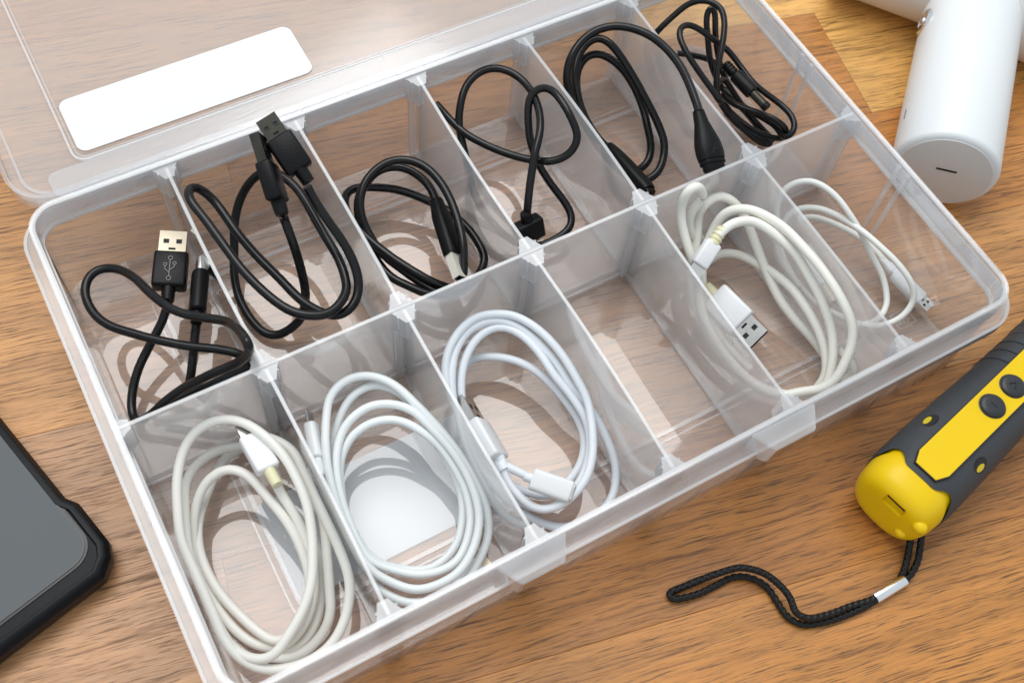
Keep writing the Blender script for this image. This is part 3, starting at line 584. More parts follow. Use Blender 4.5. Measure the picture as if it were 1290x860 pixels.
    [(245.4,-38.6,-41.0),(244.9,-32.1,-40.2),(244.7,-24.7,-38.5),(246.1,-19.5,-35.9),(248.5,-14.8,-32.9),(250.4,-11.3,-29.6),(251.9,-8.3,-25.9),(254.6,-6.9,-22.2),(259.7,-8.0,-19.2),(263.3,-10.8,-17.7),(266.3,-15.4,-17.9),(268.8,-21.5,-19.5),(270.2,-27.6,-22.1),(271.9,-32.7,-25.4),(273.3,-37.4,-29.1),(274.2,-42.5,-32.9),(275.0,-49.6,-36.2),(273.6,-55.4,-38.5),(270.8,-60.4,-39.9),(266.0,-63.3,-40.8),(260.4,-63.9,-41.5),(255.6,-61.5,-42.0)],
    [(247.5,-48.1,-42.0),(246.4,-39.3,-41.9),(246.7,-30.9,-41.5),(247.8,-23.4,-40.2),(250.8,-17.1,-37.9),(254.5,-13.2,-35.0),(258.4,-12.2,-32.1),(262.2,-14.5,-29.4),(265.6,-18.4,-27.4),(268.2,-23.9,-26.1),(270.2,-30.0,-25.1),(271.9,-36.6,-24.4),(273.4,-43.9,-24.5),(275.3,-51.1,-25.5),(276.7,-57.4,-27.4),(277.5,-62.3,-30.1),(277.3,-64.8,-33.0),(275.2,-66.8,-35.9),(270.4,-68.1,-38.6),(266.1,-67.4,-40.5),(260.0,-64.8,-41.6),(254.4,-59.0,-41.9),(249.4,-50.6,-42.0)],
    [(261.9,-13.7,-38.0),(265.9,-15.7,-36.1),(269.8,-21.6,-34.4),(272.8,-27.6,-33.5),(275.9,-34.1,-33.4),(277.8,-39.6,-34.1),(278.7,-45.0,-35.0)],
  ]),
}
PLUGS = {
  'black1': [('usb_a',(33.4,53.7,-22.0),(39.5,66.0,-21.0),(0.0, -0.25, 1)), ('usb_c',(38.5,39.4,-20.0),(45.3,53.6,-20.0),(0.35, -0.2, 1))],
  'black2': [('usb_a_side',(75.8,49.6,8.0),(77.5,62.0,13.0),(0.9, -0.3, 0.25)), ('usb_a_big',(87.2,56.6,10.0),(85.0,69.0,15.0),(-0.2, -0.3, 1))],
  'black3': [('usb_a_flag',(134.2,48.7,-25.6),(129.1,23.7,-25.6),(0.7, 0.35, 0.6))],
  'black4': [('block',(160.1,25.5,-25.0),(160.5,22.3,-33.0),(0, -0.5, 1))],
  'black5': [('bulb',(229.0,23.5,2.0),(224.4,5.0,-4.0),(0, -0.5, 1)), ('lump',(211.1,46.4,-34.0),(211.4,19.9,-30.0),(0.5, -0.3, 1))],
  'black6': [('dc',(263.6,49.6,-14.0),(266.6,34.2,-16.0),(0, -0.4, 1))],
  'white1': [('micro',(37.1,-26.2,-16.9),(36.2,-12.5,-16.9),(0.2, -0.5, 1))],
  'white2': [('lightning',(52.6,-26.1,-24.8),(56.0,-13.6,-25.5),(0.9, -0.2, 0.4)), ('usb_a_low',(75.3,-79.8,-40.8),(86.1,-78.1,-40.8),(0, 0, 1))],
  'white3': [('usb_a_side',(106.8,-50.4,-32.9),(106.9,-35.0,-32.9),(0.85, -0.2, 0.5)), ('usb_c',(111.9,-63.3,-27.6),(121.3,-73.1,-28.9),(-0.1, -0.3, 1))],
  'white5': [('micro_ribbed',(210.8,-19.3,-13.1),(202.5,-23.4,-17.4),(0.3, -0.3, 1)), ('usb_a',(208.7,-30.4,-31.8),(211.3,-45.3,-31.8),(-0.45, -0.75, 0.8)), ('usb_a_low',(257.4,-24.1,-41.2),(255.7,-42.4,-41.2),(0, -0.3, 1))],
  'white6': [('micro_small',(279.2,-47.4,-36.0),(283.1,-65.2,-39.0),(0.2, -0.3, 1))],
}


def rbox_bm(w, y0, y1, t, bev, seg=3, taper=None):
    bm = bm_box(-w / 2, w / 2, y0, y1, -t / 2, t / 2)
    if taper:
        for v in bm.verts:
            if v.co.y < (y0 + 0.1) * S: v.co.x *= taper; v.co.z *= (taper + 1) / 2
    if bev: bmesh.ops.bevel(bm, geom=list(bm.edges), offset=bev * S, segments=seg, profile=0.5, affect='EDGES')
    return bm

def shell_bm(w, t, y0, L, holes=True, wall=0.35):
    """folded metal plug shell, open and hollow at its tip, with the two square latch holes (dark) in both flat faces"""
    bm = bmesh.new()
    xs = [-w / 2, -0.34 * w, -0.13 * w, 0.13 * w, 0.34 * w, w / 2]
    ys = [y0, y0 + 0.12 * L, y0 + 0.22 * L, y0 + 0.42 * L, y0 + 0.62 * L, y0 + L]
    def plate(z, s):
        g = [[bm.verts.new(V((x, y, z))) for y in ys] for x in xs]
        for i in range(5):
            for j in range(5):
                q = [g[i][j], g[i + 1][j], g[i + 1][j + 1], g[i][j + 1]]
                if s < 0: q.reverse()
                if holes and ((j == 3 and i in (1, 3)) or (j == 1 and i == 2)):
                    dq = [bm.verts.new(v.co - Vector((0, 0, s * 0.5 * S))) for v in q]
                    f_ = bm.faces.new(dq); f_.material_index = 1
                    for k in range(4): bm.faces.new((q[k], q[(k + 1) % 4], dq[(k + 1) % 4], dq[k])).material_index = 1
                else: bm.faces.new(q)
        return g
    a = plate(t / 2, 1); b_ = plate(-t / 2, -1)
    for j in range(5):
        bm.faces.new((a[5][j], b_[5][j], b_[5][j + 1], a[5][j + 1])); bm.faces.new((a[0][j + 1], b_[0][j + 1], b_[0][j], a[0][j]))
    # tip: rim and cavity
    to = [a[i][5] for i in range(6)] + [b_[i][5] for i in range(5, -1, -1)]
    kx, kz = (w - 2 * wall) / w, (t - 2 * wall) / t
    ti = [bm.verts.new(Vector((v.co.x * kx, v.co.y, v.co.z * kz))) for v in to]
    td = [bm.verts.new(v.co - Vector((0, 0.6 * L * S, 0))) for v in ti]
    n = len(to)
    for k in range(n):
        j = (k + 1) % n
        bm.faces.new((to[k], to[j], ti[j], ti[k]))
        bm.faces.new((ti[k], ti[j], td[j], td[k])).material_index = 1
    bm.faces.new(td).material_index = 1
    return bm

def place(o, m, parent):
    o.matrix_world = m
    if parent is not None:
        o.parent = parent
        o.matrix_parent_inverse = Matrix.Identity(4)
        o.matrix_basis = m if parent.type == 'EMPTY' else Matrix.Identity(4)
    return o

def relief(P, m, r0, r1, L, rings, mat):
    """strain relief behind a connector: a tapered sleeve along -Y, optionally ringed"""
    def rf(t, i):
        base = r0 + (r1 - r0) * t
        return base * (0.86 if rings and (int(t * rings * 2) % 2) else 1.0)
    n = 24 if rings else 6
    bm = bm_tube([Vector((0, 0.6 - (L + 0.6) * i / n, 0)) for i in range(n + 1)], r0, 14, radf=rf)
    place(obj('strain_relief', bm, mat, None), m, P)

def usb_trident(P, m, z, y0, s, mat):
    """raised fork-shaped emblem moulded into the housing"""
    bm = bmesh.new()
    def stick(pts, r_=0.3): bm_tube([Vector((x * s, y0 + y * s, z)) for x, y in pts], r_, 6, bm)
    stick([(0, 0), (0, 7)]); stick([(0, 1.6), (-1.6, 3.0), (-1.6, 4.4)]); stick([(0, 2.6), (1.6, 4.0), (1.6, 5.0)])
    for cx, cyy, rr in ((0, 7.6, 0.75), (-1.6, 4.9, 0.6), (1.6, 5.5, 0.6), (0, -0.7, 0.8)):
        bm_tube([Vector((cx * s + rr * s * math.cos(a), y0 + cyy * s + rr * s * math.sin(a), z)) for a in [i * math.pi / 6 for i in range(13)]], 0.28, 6, bm)
    place(obj('moulded_emblem', bm, mat, None), m, P)

def connector(root, kind, p0, p1, up, body_mat, relief_mat, cord_r):
    m = frame(p0, p1, up); L = (Vector(p1) - Vector(p0)).length
    def part(name, bm, mats): 
        o = obj(name, bm, mats, None); place(o, m, root); return o
    def sub(name, bm, mats, P): 
        o = obj(name, bm, mats, None); place(o, m, P); return o
    met = [STEEL, DARK]
    if kind in ('usb_a', 'usb_a_big', 'usb_a_side'):
        w, t, sw, st, sl = {'usb_a': (11.6, 6.0, 9.2, 3.4, 8.6), 'usb_a_big': (9.6, 5.6, 7.2, 3.4, 7.8), 'usb_a_side': (11.0, 5.4, 8.8, 3.3, 10.0)}[kind]
        h = part('connector', rbox_bm(w, 0, L, t, 1.1), body_mat)
        sub('metal_plug', shell_bm(sw, st, L - 0.3, sl), [GOLD_STEEL if root.get('warm_plug') else DARK_STEEL if root.get('dark_plug') else STEEL, DARK], h)
        relief(h, m, 2.5, 2.2, 4.6, 0, relief_mat)
        return h
    if kind == 'usb_c':
        h = part('connector', bm_loft([(0, 2.4, 3.2), (0.5, 2.9, 3.9), (L - 0.5, 2.9, 3.9), (L, 2.5, 3.4)], 28, 2.6), body_mat)
        sub('metal_plug', bm_loft([(L - 0.3, 1.9, 3.0), (L + 5.2, 1.9, 3.0), (L + 5.5, 1.7, 2.8)], 24, 2.8), STEEL, h)
        relief(h, m, 2.1, 1.95, 4.2, 0, relief_mat); return h
    if kind == 'usb_c_white':
        h = part('connector', bm_loft([(0, 3.3, 2.2), (0.4, 3.7, 2.5), (L - 0.4, 3.7, 2.5), (L, 3.4, 2.2)], 28, 4.0), body_mat)
        sub('metal_plug', bm_loft([(L - 0.3, 3.0, 1.1), (L + 0.7, 3.0, 1.1), (L + 0.9, 2.8, 0.95)], 24, 3.0), STEEL, h)
        relief(h, m, cord_r + 0.25, cord_r + 0.1, 2.5, 0, relief_mat); return h
    if kind == 'usb_a_flag':
        h = part('connector', bm_loft([(0, 2.3, 2.4), (3, 2.6, 2.5), (8, 3.9, 2.9), (L - 1.0, 4.6, 3.0), (L, 4.3, 2.7)], 28, 3.0), body_mat)
        sub('metal_plug', shell_bm(7.4, 3.2, L - 0.3, 10.5, holes=False), [BRIGHT_STEEL, DARK], h); return h
    if kind == 'block':
        h = part('connector', rbox_bm(11.4, 0, L, 5.6, 0.9), body_mat)
        sub('metal_plug', shell_bm(8.8, 3.2, L - 0.3, 1.8), met, h)
        relief(h, m, 2.4, 2.1, 3.4, 0, relief_mat); return h
    if kind == 'bulb':
        h = part('connector', bm_loft([(-1.0, 2.0, 2.0), (0, 2.2, 2.1), (4, 2.7, 2.4), (8, 3.9, 3.0), (12, 5.0, 3.6), (16, 5.3, 3.7), (L - 1.6, 5.0, 3.4), (L - 1.5, 4.5, 3.0), (L - 0.9, 4.5, 3.0), (L - 0.8, 5.0, 3.3), (L, 4.9, 3.2)], 28, 2.4), body_mat)
        sub('plug_tip', bm_loft([(L - 0.3, 4.2, 2.6), (L + 2.2, 4.2, 2.6), (L + 2.8, 3.8, 2.2)], 24, 2.6), body_mat, h)
        bm = bmesh.new()
        for pts in (((-1.3, 13.2), (0.2, 15.6), (1.6, 13.8)), ((0.2, 15.6), (-1.9, 15.2)), ((0.2, 15.6), (0.9, 17.2))):
            bm_tube([Vector((x, y, 3.62)) for x, y in pts], 0.2, 6, bm)
        sub('moulded_emblem', bm, EMBLEM, h); return h
    if kind == 'lump':
        h = part('connector', bm_loft([(-1.5, 1.9, 1.9), (0, 2.2, 2.2), (5, 2.9, 2.6), (11, 3.4, 2.8), (L - 2, 3.4, 2.8), (L, 2.9, 2.4)], 24, 2.6), body_mat)
        sub('plug_tip', bm_loft([(L - 0.3, 2.6, 1.6), (L + 1.6, 2.4, 1.4)], 20, 3), body_mat, h); return h
    if kind == 'dc':
        prof = [(-0.5, 1.7)]
        for i in range(4): prof += [(i * 1.3, 2.2), (i * 1.3 + 0.7, 2.3), (i * 1.3 + 0.75, 1.8), (i * 1.3 + 1.2, 1.8)]
        prof += [(5.6, 2.6), (6.2, 2.9), (L - 0.4, 2.95), (L, 2.6)]
        h = part('connector', bm_loft([(y, r_, r_) for y, r_ in prof], 22), body_mat)
        sub('barrel_plug', bm_loft([(L - 0.3, 1.75, 1.75), (L + 6.8, 1.75, 1.75)], 20), DARK_STEEL, h)
        sub('plug_tip', bm_loft([(L + 6.7, 1.9, 1.9), (L + 8.4, 1.9, 1.9), (L + 8.7, 1.6, 1.6)], 20), body_mat, h); return h
    if kind == 'micro':
        h = part('connector', rbox_bm(7.6, 0, L, 4.6, 0.9), body_mat)
        sub('metal_plug', shell_bm(5.2, 1.8, L - 0.3, 5.0, holes=False), met, h)
        relief(h, m, 1.95, 1.8, 5.6, 0, relief_mat); return h
    if kind == 'micro_ribbed':
        h = part('connector', rbox_bm(6.2, 0, L, 4.6, 1.0), body_mat)
        sub('metal_plug', shell_bm(5.2, 1.8, L - 0.3, 4.5, holes=False), met, h)
        relief(h, m, 2.5, 2.1, 6.2, 4, relief_mat); return h
    if kind == 'lightning':
        h = part('connector', bm_loft([(0, 2.2, 1.9), (0.4, 2.5, 2.2), (L - 0.4, 2.5, 2.2), (L, 2.2, 1.9)], 26, 2.8), body_mat)
        sub('metal_plug', bm_loft([(L - 0.3, 2.3, 0.6), (L + 4.6, 2.3, 0.6), (L + 5.1, 1.9, 0.45)], 22, 3), STEEL, h)
        relief(h, m, cord_r + 0.35, cord_r + 0.15, 6.0, 0, relief_mat); return h
    if kind == 'usb_a_low':
        h = part('connector', rbox_bm(6.4, 0, L, 4.4, 0.8), body_mat)
        sub('metal_plug', shell_bm(5.2, 2.8, L - 0.3, 8.0 if L > 14 else 3.0, holes=False), [BEIGE, DARK], h); return h
    if kind == 'micro_small':
        h = part('connector', bm_loft([(-3.5, 1.35, 1.35), (0, 1.5, 1.45), (1.0, 1.9, 1.6), (3.2, 2.1, 1.7), (3.3, 1.7, 1.5), (4.3, 1.7, 1.5), (4.4, 2.9, 1.9), (6.0, 3.4, 2.0), (L - 0.5, 3.5, 2.1), (L, 3.2, 1.8)], 26, 3.2), body_mat)
        sub('metal_plug', shell_bm(5.4, 1.8, L - 0.3, 4.8, holes=True, wall=0.3), met, h); return h

SPEC = {
 'black1': ('looped black cable with a plated plug and moulded emblem, left end of back row', BLACK_CORD, BLACK_PLASTIC, BLACK_PLASTIC),
 'black2': ('thick black cable with two plugs standing up over the back rim beside the white label', BLACK_CORD, BLACK_PLASTIC, BLACK_PLASTIC),
 'black3': ('round coil of black cable with one cylindrical plug pointing down inside the coil', BLACK_CORD, BLACK_PLASTIC, BLACK_PLASTIC),
 'black4': ('black cable twisted into a figure of eight with a square plug at the bottom', BLACK_CORD, BLACK_PLASTIC, BLACK_PLASTIC),
 'black5': ('black cable arching over its divider to a bulb-shaped plug hanging upright', BLACK_CORD, BLACK_PLASTIC, BLACK_PLASTIC),
 'black6': ('tangled thin black cable with a round barrel plug, right end of back row', BLACK_CORD, BLACK_PLASTIC, BLACK_PLASTIC),
 'white1': ('ivory cable coil with a yellowed strain relief in the front left corner compartment', IVORY_CORD, WHITE_PLASTIC, YELLOWED),
 'white2': ('white cable coil lying over the white paper sticker under the box floor', COOL_CORD, WHITE_PLASTIC, COOL_CORD),
 'white3': ('pale bluish white cable coil left of the empty compartment, with two rectangular plugs inside it', PALE_CORD, WHITE_PLASTIC, PALE_CORD),
 'white5': ('thick aged white cable right of the empty compartment, with a ribbed yellowed strain relief', AGED_CORD, WHITE_PLASTIC, YELLOWED),
 'white6': ('thin white cable with a small micro plug in the front right corner compartment', WARM_CORD, WHITE_PLASTIC, WARM_CORD),
}
for key, (rad, strands) in CORDS.items():
    label, cm, hm, rm = SPEC[key]
    first = Vector(strands[0][0])
    root = thing('charging_cable', label, 'cable', 'charging cables sorted into the box')
    if key == 'black1': root['warm_plug'] = 1
    if key == 'black2': root['dark_plug'] = 1
    for st in strands:
        path = relax(catmull(st, 1.0), 8)
        obj('cord', bm_tube(path, rad, 14), cm, root, auto=60)
    for n, (kind, p0, p1, up) in enumerate(PLUGS[key]):
        if key == 'white3' and kind == 'usb_c': kind = 'usb_c_white'
        h = connector(root, kind, p0, p1, up, hm, rm, rad)
        if key == 'black1' and kind == 'usb_a': usb_trident(h, frame(p0, p1, up), 3.05, 3.2, 0.95, EMBLEM)
    for k_ in ('warm_plug', 'dark_plug'):
        if k_ in root: del root[k_]

# ------------------------------------------------------------------ phone
phone = thing('smartphone', 'smartphone with a blank grey screen in a rugged black case at the left', 'phone')
eu = Vector((0.2555, -0.9668, 0)); ev = Vector((-0.9668, -0.2555, 0))   # down its right edge, along its bottom edge
TZ = -36.6
case_pts = [(-61.0, 147.5), (-23.6, 4.6), (-20.4, 0.8), (-16.2, -16.0), (-17.4, -21.2), (-21.5, -26.4), (-26.0, -27.6), (-80.5, -41.6), (-84.5, -40.8), (-88.4, -35.8), (-91.0, -19.0), (-90.0, -15.5), (-125.0, 131.0)]
def inset(pts, d):
    out = []; n = len(pts)
    ctr = sum((Vector((*p, 0)) for p in pts), Vector()) / n
    for i in range(n):
        a, b_, c = Vector(pts[i - 1]), Vector(pts[i]), Vector(pts[(i + 1) % n])
        n1 = Vector((-(b_ - a).y, (b_ - a).x)).normalized(); n2 = Vector((-(c - b_).y, (c - b_).x)).normalized()
        h = (n1 + n2).normalized(); k = d / max(0.5, h.dot(n1))
        q = b_ + h * k
        if (q - ctr.xy).length > (b_ - ctr.xy).length: q = b_ - h * k
        out.append((q.x, q.y))
    return out
bm = bmesh.new()
layers = [(2.2, TABLE_Z), (0.6, TABLE_Z + 2.4), (0.0, TABLE_Z + 5), (0.0, TZ - 2.4), (1.2, TZ - 0.5), (2.2, TZ), (3.4, TZ), (3.9, TZ - 0.9)]
prev = None
for dd, z in layers:
    pp = inset(case_pts, dd) if dd else case_pts
    ring = [bm.verts.new(V((x, y, z))) for x, y in pp]
    if prev is None: bm.faces.new(ring[::-1])
    else:
        for i in range(len(ring)):
            j = (i + 1) % len(ring); bm.faces.new((prev[i], prev[j], ring[j], ring[i]))
    prev = ring
bm.faces.new(prev)
obj('case', bm, PHONE_CASE, phone, auto=28)
def phone_poly(d, rad):
    """screen outline, d inside the case edge"""
    o0 = Vector((-21.5, -17.2, 0))
    pts = []
    for x, y in rrect(d, 58.6 - d, d, 150 - d, rad, 10):
        q = o0 + ev * x - eu * y; pts.append((q.x, q.y))
    return pts
obj('bezel', bm_prism(phone_poly(-1.3, 8.5), TZ - 1.2, TZ - 0.55), PHONE_RIM, phone)
obj('screen', bm_prism(phone_poly(0, 7.5), TZ - 0.8, TZ - 0.35), PHONE_GLASS, phone)
obj('screen_rim', bm_ring(phone_poly(-0.45, 7.8), phone_poly(0.05, 7.4), TZ - 0.8, TZ - 0.26), simple('screen_edge_gloss', (0.03, 0.035, 0.04), 0.2, spec=0.4), phone)

# ------------------------------------------------------------------ white handheld gadget
dev = thing('handheld_dryer', 'white cylindrical handheld gadget with a chrome pivot lying at the top right', 'gadget')
RD = 20.6; CZ = TABLE_Z + RD
hp0 = (321.0, -26.2, CZ); hd = Vector((0.743, 0.669, 0)).normalized()
mh = frame(hp0, Vector(hp0) + hd, (0, 0, 1))
def dpart(name, bm, mats, m=mh, parent=dev, auto=35):
    o = obj(name, bm, mats, None, auto=auto); place(o, m, parent); return o
hb = dpart('handle', bm_loft([(0.0, 18.0, 18.0), (0.25, 19.0, 19.0), (1.0, 20.1, 20.1), (2.2, RD, RD), (100, RD, RD), (103, 20, 20)], 96), DEVICE_WHITE)
cap_ = dpart('end_cap', bm_loft([(-0.35, 17.3, 17.3), (-0.3, 17.9, 17.9), (0.6, 18.1, 18.1)], 96), DEVICE_CAP)
o = obj('charging_slot', rbox_bm(8.0, -0.55, -0.2, 1.0, 0.12, 2), DARK, None); place(o, mh, cap_)
o.location = V((0.5, 0, 1.5)); o.rotation_euler.y = math.radians(-6)
# chrome pivot on the left flank
side = Vector((-0.669, 0.743, 0))
pc = Vector(hp0) + hd * 75.5 + side * 20.0 + Vector((0, 0, 3.0))
mp_ = frame(pc, pc + side + Vector((0, 0, 0.15)), (0, 0, 1))
dpart('pivot', bm_loft([(-1, 5.8, 5.8), (0.7, 5.8, 5.8), (1.3, 5.0, 5.0), (1.3, 3.4, 3.4), (0.9, 3.1, 3.1), (0.9, 1.9, 1.9), (1.6, 1.6, 1.6)], 40), CHROME, mp_)
mk2 = Vector(hp0) + hd * 17 + side * 20.1 + Vector((0, 0, 4.2))
dpart('indicator_slit', rbox_bm(0.7, 0, 5.0, 0.7, 0.1, 1), simple('grey_slit', (0.18, 0.17, 0.26), 0.4), frame(mk2, mk2 + hd, side))
# barrel across the far end of the handle
bd = Vector((0.585, -0.811, 0)).normalized(); RB = 22.5
bc = Vector(hp0) + hd * 108 + Vector((0, 0, RB - RD))
mb = frame(bc - bd * 62, bc, (0, 0, 1))
dpart('barrel', bm_loft([(0, 19, 19), (0.8, 21.5, 21.5), (2.5, RB, RB), (118, RB, RB), (119.5, 21.5, 21.5), (120, 19, 19)], 80), simple('satin_white_barrel', (0.72, 0.71, 0.69), 0.42), mb)

# ------------------------------------------------------------------ yellow and grey torch
torch = thing('work_torch', 'yellow and charcoal rubber torch with two round buttons lying at the right edge', 'torch')
ta = Vector((0.978, 0.215, 0)).normalized()
TR = 15.0; tz = TABLE_Z + TR
tp0 = Vector((211.7, -127.2, tz))
mt = frame(tp0, tp0 + ta, (0, 0, 1))       # local x = to the right of its axis, y = along it, z = up
PW = 2.55
def rad_at(y):
    tab = [(0.9, 6.0), (1.0, 8.3), (1.4, 10.3), (2.4, 12.0), (3.9, 13.3), (6.6, 14.3), (11, 14.8), (18, 15.0), (40, 14.5), (66, 13.4), (90, 12.9), (110, 13.8), (150, 15.5)]
    if y <= tab[0][0]: return tab[0][1]
    for (a, ra), (b_, rb) in zip(tab, tab[1:]):
        if y <= b_: return ra + (rb - ra) * (y - a) / (b_ - a)
    return tab[-1][1]
ys = [0.9, 1.0, 1.15, 1.4, 1.8, 2.4, 3.1, 3.9, 5.1, 6.6, 8.5, 11, 14, 18, 28, 40, 55, 70, 90, 110, 150]
def tpart(name, bm, mats, parent=torch, auto=40, m=None):
    o = obj(name, bm, mats, None, auto=auto); place(o, m or mt, parent); return o
cap = tpart('end_cap', bm_loft([(y, rad_at(y) - (0.0 if y < 13 else 0.8), (rad_at(y)) * 0.99 - (0.0 if y < 13 else 0.8), 0, 0, PW) for y in ys], 72), YELLOW)
SEG = 120
def y_start(p):
    p = abs(p)
    for (a, va), (b_, vb) in zip([(0, 11.2), (5.0, 11.3), (6.5, 12.0), (8.5, 14.3), (10.5, 15.6), (12.5, 15.2), (14.2, 12.5), (15.3, 11.0), (30, 11.0)], [(5.0, 11.3), (6.5, 12.0), (8.5, 14.3), (10.5, 15.6), (12.5, 15.2), (14.2, 12.5), (15.3, 11.0), (30, 11.0), (31, 11.0)]):
        if p <= b_: return va + (vb - va) * (p - a) / max(b_ - a, 1e-6)
    return 11.0
bm = bmesh.new(); rings = []
steps = [0, 0.012, 0.03, 0.08, 0.16, 0.26, 0.38, 0.5, 0.62, 0.76, 0.88, 1.0]
for st in steps:
    ring = []
    for k in range(SEG):
        t = 2 * math.pi * k / SEG; c, si = math.cos(t), math.sin(t)
        ux = math.copysign(abs(c) ** (2 / PW), c); uz = math.copysign(abs(si) ** (2 / PW), si)
        ysv = y_start(ux * 15.2) if uz > -0.1 else 11.0
        y = ysv + (150 - ysv) * st
        rr_ = rad_at(y) + (0.15 if st == 0 else 0.55 if st == 0.012 else 0.7)
        ring.append(bm.verts.new(V((ux * rr_, y, uz * rr_ * 0.99))))
    rings.append(ring)
for a, b_ in zip(rings, rings[1:]):
    for k in range(SEG): bm.faces.new((a[k], a[(k + 1) % SEG], b_[(k + 1) % SEG], b_[k]))
sleeve = tpart('grip_sleeve', bm, RUBBER)
for y in (72.0, 77.5, 83.0, 88.5, 94.0):
    r0 = rad_at(y) + 0.62
    tpart('grip_rib', bm_loft([(y - 1.5, r0 - 0.3, r0 - 0.3, 0, 0, PW), (y - 0.9, r0 + 0.42, r0 + 0.42, 0, 0, PW), (y + 0.9, r0 + 0.42, r0 + 0.42, 0, 0, PW), (y + 1.5, r0 - 0.3, r0 - 0.3, 0, 0, PW)], 96), RUBBER)
# yellow strip along the top; it follows the slight taper of the grip
def strip(z0, z1, sh=0.0):
    bm = bmesh.new()
    pts = [(-4.1, 13.6), (4.1, 13.6), (6.1, 18.0), (6.1, 60), (6.1, 108), (-6.1, 108), (-6.1, 60), (-6.1, 18.0)]
    q = []
    for x, y in pts:
        x = math.copysign(max(0, abs(x) - sh), x); top = rad_at(max(y, 14)) * 0.99 + 0.7
        q.append((x, y + (sh if y < 14 else 0), top))
    lo = [bm.verts.new(V((x, y, tt + z0))) for x, y, tt in q]; hi = [bm.verts.new(V((x, y, tt + z1))) for x, y, tt in q]
    bm.faces.new(lo[::-1]); n = len(q)
    for a_ in ((0, 1, 2, 7), (7, 2, 3, 6), (6, 3, 4, 5)): bm.faces.new([hi[i] for i in a_])
    for i in range(n):
        j = (i + 1) % n; bm.faces.new((lo[i], lo[j], hi[j], hi[i]))
    return bm
tpart('strip_groove', strip(-3.0, 0.55, -0.35), BUTTON_MARK, auto=20)
pan = tpart('top_strip', strip(-2.6, 0.75), YELLOW, auto=20)
for i, y in enumerate((51.0, 63.2)):
    top = rad_at(y) * 0.99 + 1.45
    mbm = mt @ Matrix.Translation(V((0, y, top))) @ Matrix.Rotation(math.radians(90), 4, 'X')
    b_ = obj('button', bm_loft([(-1.0, 4.7, 4.7), (0.15, 4.7, 4.7), (0.25, 4.3, 4.3), (0.9, 4.25, 4.25), (1.3, 3.8, 3.8), (1.45, 2.8, 2.8), (1.5, 1.0, 1.0)], 40), BUTTON, None)
    # loft runs along local -z of the torch after the turn, so flip it upward
    mbm = mt @ Matrix.Translation(V((0, y, top))) @ Matrix.Rotation(math.radians(90), 4, 'X')
    b_.matrix_world = mbm; b_.parent = torch; b_.matrix_basis = mbm
    sb = bmesh.new()
    if i == 0:
        bm_box(-1.3, 1.3, 1.44, 1.62, -0.28, 0.28, sb)
    else:
        bm_tube([Vector((-1.3, 1.5, 1.0)), Vector((0, 1.5, -1.2)), Vector((1.3, 1.5, 1.0))], 0.28, 8, sb)
    s_ = obj('button_mark', sb, BUTTON_MARK, None); s_.parent = b_
# two oval ports that show the yellow body through the sleeve
for x in (10.6, -10.6):
    y = 32.0; rr_ = rad_at(y) + 0.7
    zz = (1 - abs(x / rr_) ** PW) ** (1 / PW) * rr_ * 0.99
    nrm = Vector((math.copysign(abs(x / rr_) ** (PW - 1), x), 0, (zz / rr_) ** (PW - 1))).normalized()
    c = Vector((x, y, zz))
    m1 = mt @ frame(c - nrm * 0.6, c, Vector((0, 1, 0)))
    pr = obj('sleeve_port', bm_loft([(0, 2.3, 3.3), (0.72, 2.3, 3.3)], 32), DARK, None); place(pr, m1, torch)
    in_ = obj('port_window', bm_loft([(0.3, 1.1, 2.1), (0.80, 1.05, 2.0)], 28), simple('port_yellow', (0.60, 0.46, 0.006), 0.4), None)
    in_.parent = pr; in_.location = V((-0.8 if x > 0 else 0.8, 0, -0.6))
# charging recess in the end cap
rec = bm_box(-3.3, 4.7, -4.2, 2.7, 4.6, 9.6, bevel=0.5, seg=2)
cut = obj('cutter', rec, YELLOW, None); cut.matrix_world = mt
md = cap.modifiers.new('recess', 'BOOLEAN'); md.operation = 'DIFFERENCE'; md.object = cut; md.solver = 'EXACT'
cap.matrix_world = mt
bpy.context.view_layer.update()
dg = bpy.context.evaluated_depsgraph_get()
nm = bpy.data.meshes.new_from_object(cap.evaluated_get(dg))
cap.modifiers.clear(); cap.data = nm
bpy.data.objects.remove(cut, do_unlink=True)
for p in nm.polygons: p.use_smooth = True
nm.set_sharp_from_angle(angle=math.radians(40))
o = obj('charging_slot', rbox_bm(7.2, 1.35, 3.0, 1.3, 0.15, 2), DARK, None); place(o, mt, cap); o.location = V((0.7, 0, 8.9))

# lugs and wrist strap
for x, y, z, rr_ in ((11.0, 2.6, 6.2, 2.3), (8.2, 1.6, -3.2, 1.9)):
    tpart('strap_lug', bm_loft([(y + rr_ * math.sin(a_), max(0.05, rr_ * math.cos(a_)) * 1.15, max(0.05, rr_ * math.cos(a_)), x, z) for a_ in [math.radians(-90 + 15 * i) for i in range(13)]], 20), YELLOW)

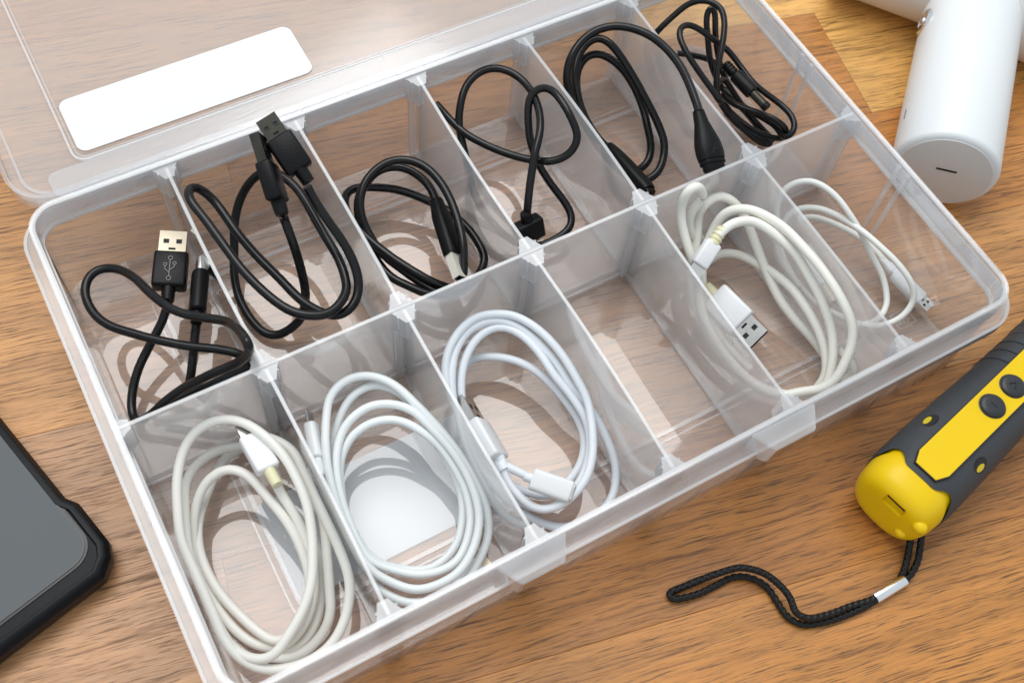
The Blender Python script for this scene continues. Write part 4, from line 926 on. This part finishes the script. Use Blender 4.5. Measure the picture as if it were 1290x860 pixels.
def bm_braid(path, R, seg=16, pitch=2.3):
    bm = bmesh.new(); n = len(path); rings = []; s = 0
    tan = [(path[min(i + 1, n - 1)] - path[max(i - 1, 0)]).normalized() for i in range(n)]
    u = tan[0].cross(Vector((0, 0, 1))).normalized()
    for i in range(n):
        if i:
            s += (path[i] - path[i - 1]).length
            u = tan[i - 1].rotation_difference(tan[i]) @ u; u = (u - tan[i] * u.dot(tan[i])).normalized()
        w = tan[i].cross(u); ring = []
        for k in range(seg):
            th = 2 * math.pi * k / seg; a = 2 * math.pi * s / pitch
            q = R * (0.90 + 0.16 * max(math.sin(a + 2 * th), math.sin(a - 2 * th + 1.2)))
            ring.append(bm.verts.new((path[i] + (u * math.cos(th) + w * math.sin(th)) * q) * S))
        rings.append(ring)
    for a, b_ in zip(rings, rings[1:]):
        for k in range(seg): bm.faces.new((a[k], a[(k + 1) % seg], b_[(k + 1) % seg], b_[k]))
    bm.faces.new(rings[0][::-1]); bm.faces.new(rings[-1])
    return bm
STRAP_A = [(221.7, -136.1, -40.0), (219.5, -138.9, -43.0), (217.1, -141.9, -45.0), (213.2, -145.2, -45.8), (209.4, -147.3, -45.8)]
STRAP_B = [(223.6, -138.4, -40.0), (221.6, -141.9, -43.0), (219.1, -144.9, -45.0), (214.7, -147.3, -45.8), (210.1, -148.3, -45.8)]
STRAP_LOOP = [(199.2, -148.0, -45.8), (196.7, -148.0, -45.5), (189.1, -146.5, -45.0), (179.5, -145.1, -44.0), (172.5, -142.9, -43.0), (170.1, -139.7, -42.5), (171.0, -134.5, -42.0), (170.1, -129.2, -41.5), (167.4, -123.7, -41.0), (161.8, -118.8, -41.0), (157.0, -117.2, -42.0), (149.7, -115.6, -44.0), (141.9, -114.4, -45.6), (137.9, -114.0, -46.0), (137.0, -114.7, -46.0), (137.7, -116.3, -46.0), (140.2, -117.3, -46.1), (146.2, -118.8, -46.1), (153.9, -119.2, -46.0), (159.2, -119.5, -45.8), (164.0, -121.9, -45.8), (167.6, -127.0, -45.8), (168.1, -133.0, -46.0), (168.1, -138.7, -46.0), (170.7, -143.2, -46.1), (176.1, -145.8, -46.1), (182.2, -147.4, -46.1), (190.7, -148.6, -46.1), (196.3, -148.7, -46.0), (198.8, -148.6, -45.9)]
FERRULE = [(210.3, -148.1, -45.3), (198.4, -148.2, -45.3)]
lugw = [tuple((mt @ V(q)) / S) for q in ((10.0, 2.6, 4.0), (12.0, 2.6, 4.6))]
strap = obj('wrist_strap', bm_braid(relax(catmull(STRAP_LOOP, 0.22), 20), 1.18), BRAID, torch, auto=80)
for pts, l0 in ((STRAP_A, lugw[0]), (STRAP_B, lugw[1])):
    obj('strap_cord', bm_braid(relax(catmull([l0] + pts, 0.22), 20), 1.18), BRAID, strap, auto=80)
fa, fb = Vector(FERRULE[0]), Vector(FERRULE[1]); fd = (fb - fa).normalized()
fm = frame(fa, fb, (0, 0, 1)); LF = (fb - fa).length
fr_ = obj('ferrule', bm_loft([(-0.6, 1.5, 1.2), (-0.6, 1.85, 1.55), (0, 1.95, 1.65), (LF, 1.95, 1.65), (LF + 0.6, 1.85, 1.55), (LF + 0.6, 1.5, 1.2)], 28, 2.4), ALU, None)
place(fr_, fm, torch)

# ------------------------------------------------------------------ put every thing's Empty at its base
bpy.context.view_layer.update()
for root in [o for o in COL.objects if o.type == 'EMPTY' and o.parent is None and o.get('label')]:
    lo = Vector((1e9,) * 3); hi = -lo
    stack = list(root.children)
    while stack:
        c = stack.pop(); stack += list(c.children)
        if c.type == 'MESH':
            for q in c.bound_box:
                w = c.matrix_world @ Vector(q)
                lo = Vector(map(min, lo, w)); hi = Vector(map(max, hi, w))
    base = Vector(((lo.x + hi.x) / 2, (lo.y + hi.y) / 2, lo.z))
    root.location = base
    for c in root.children: c.location = c.location - base
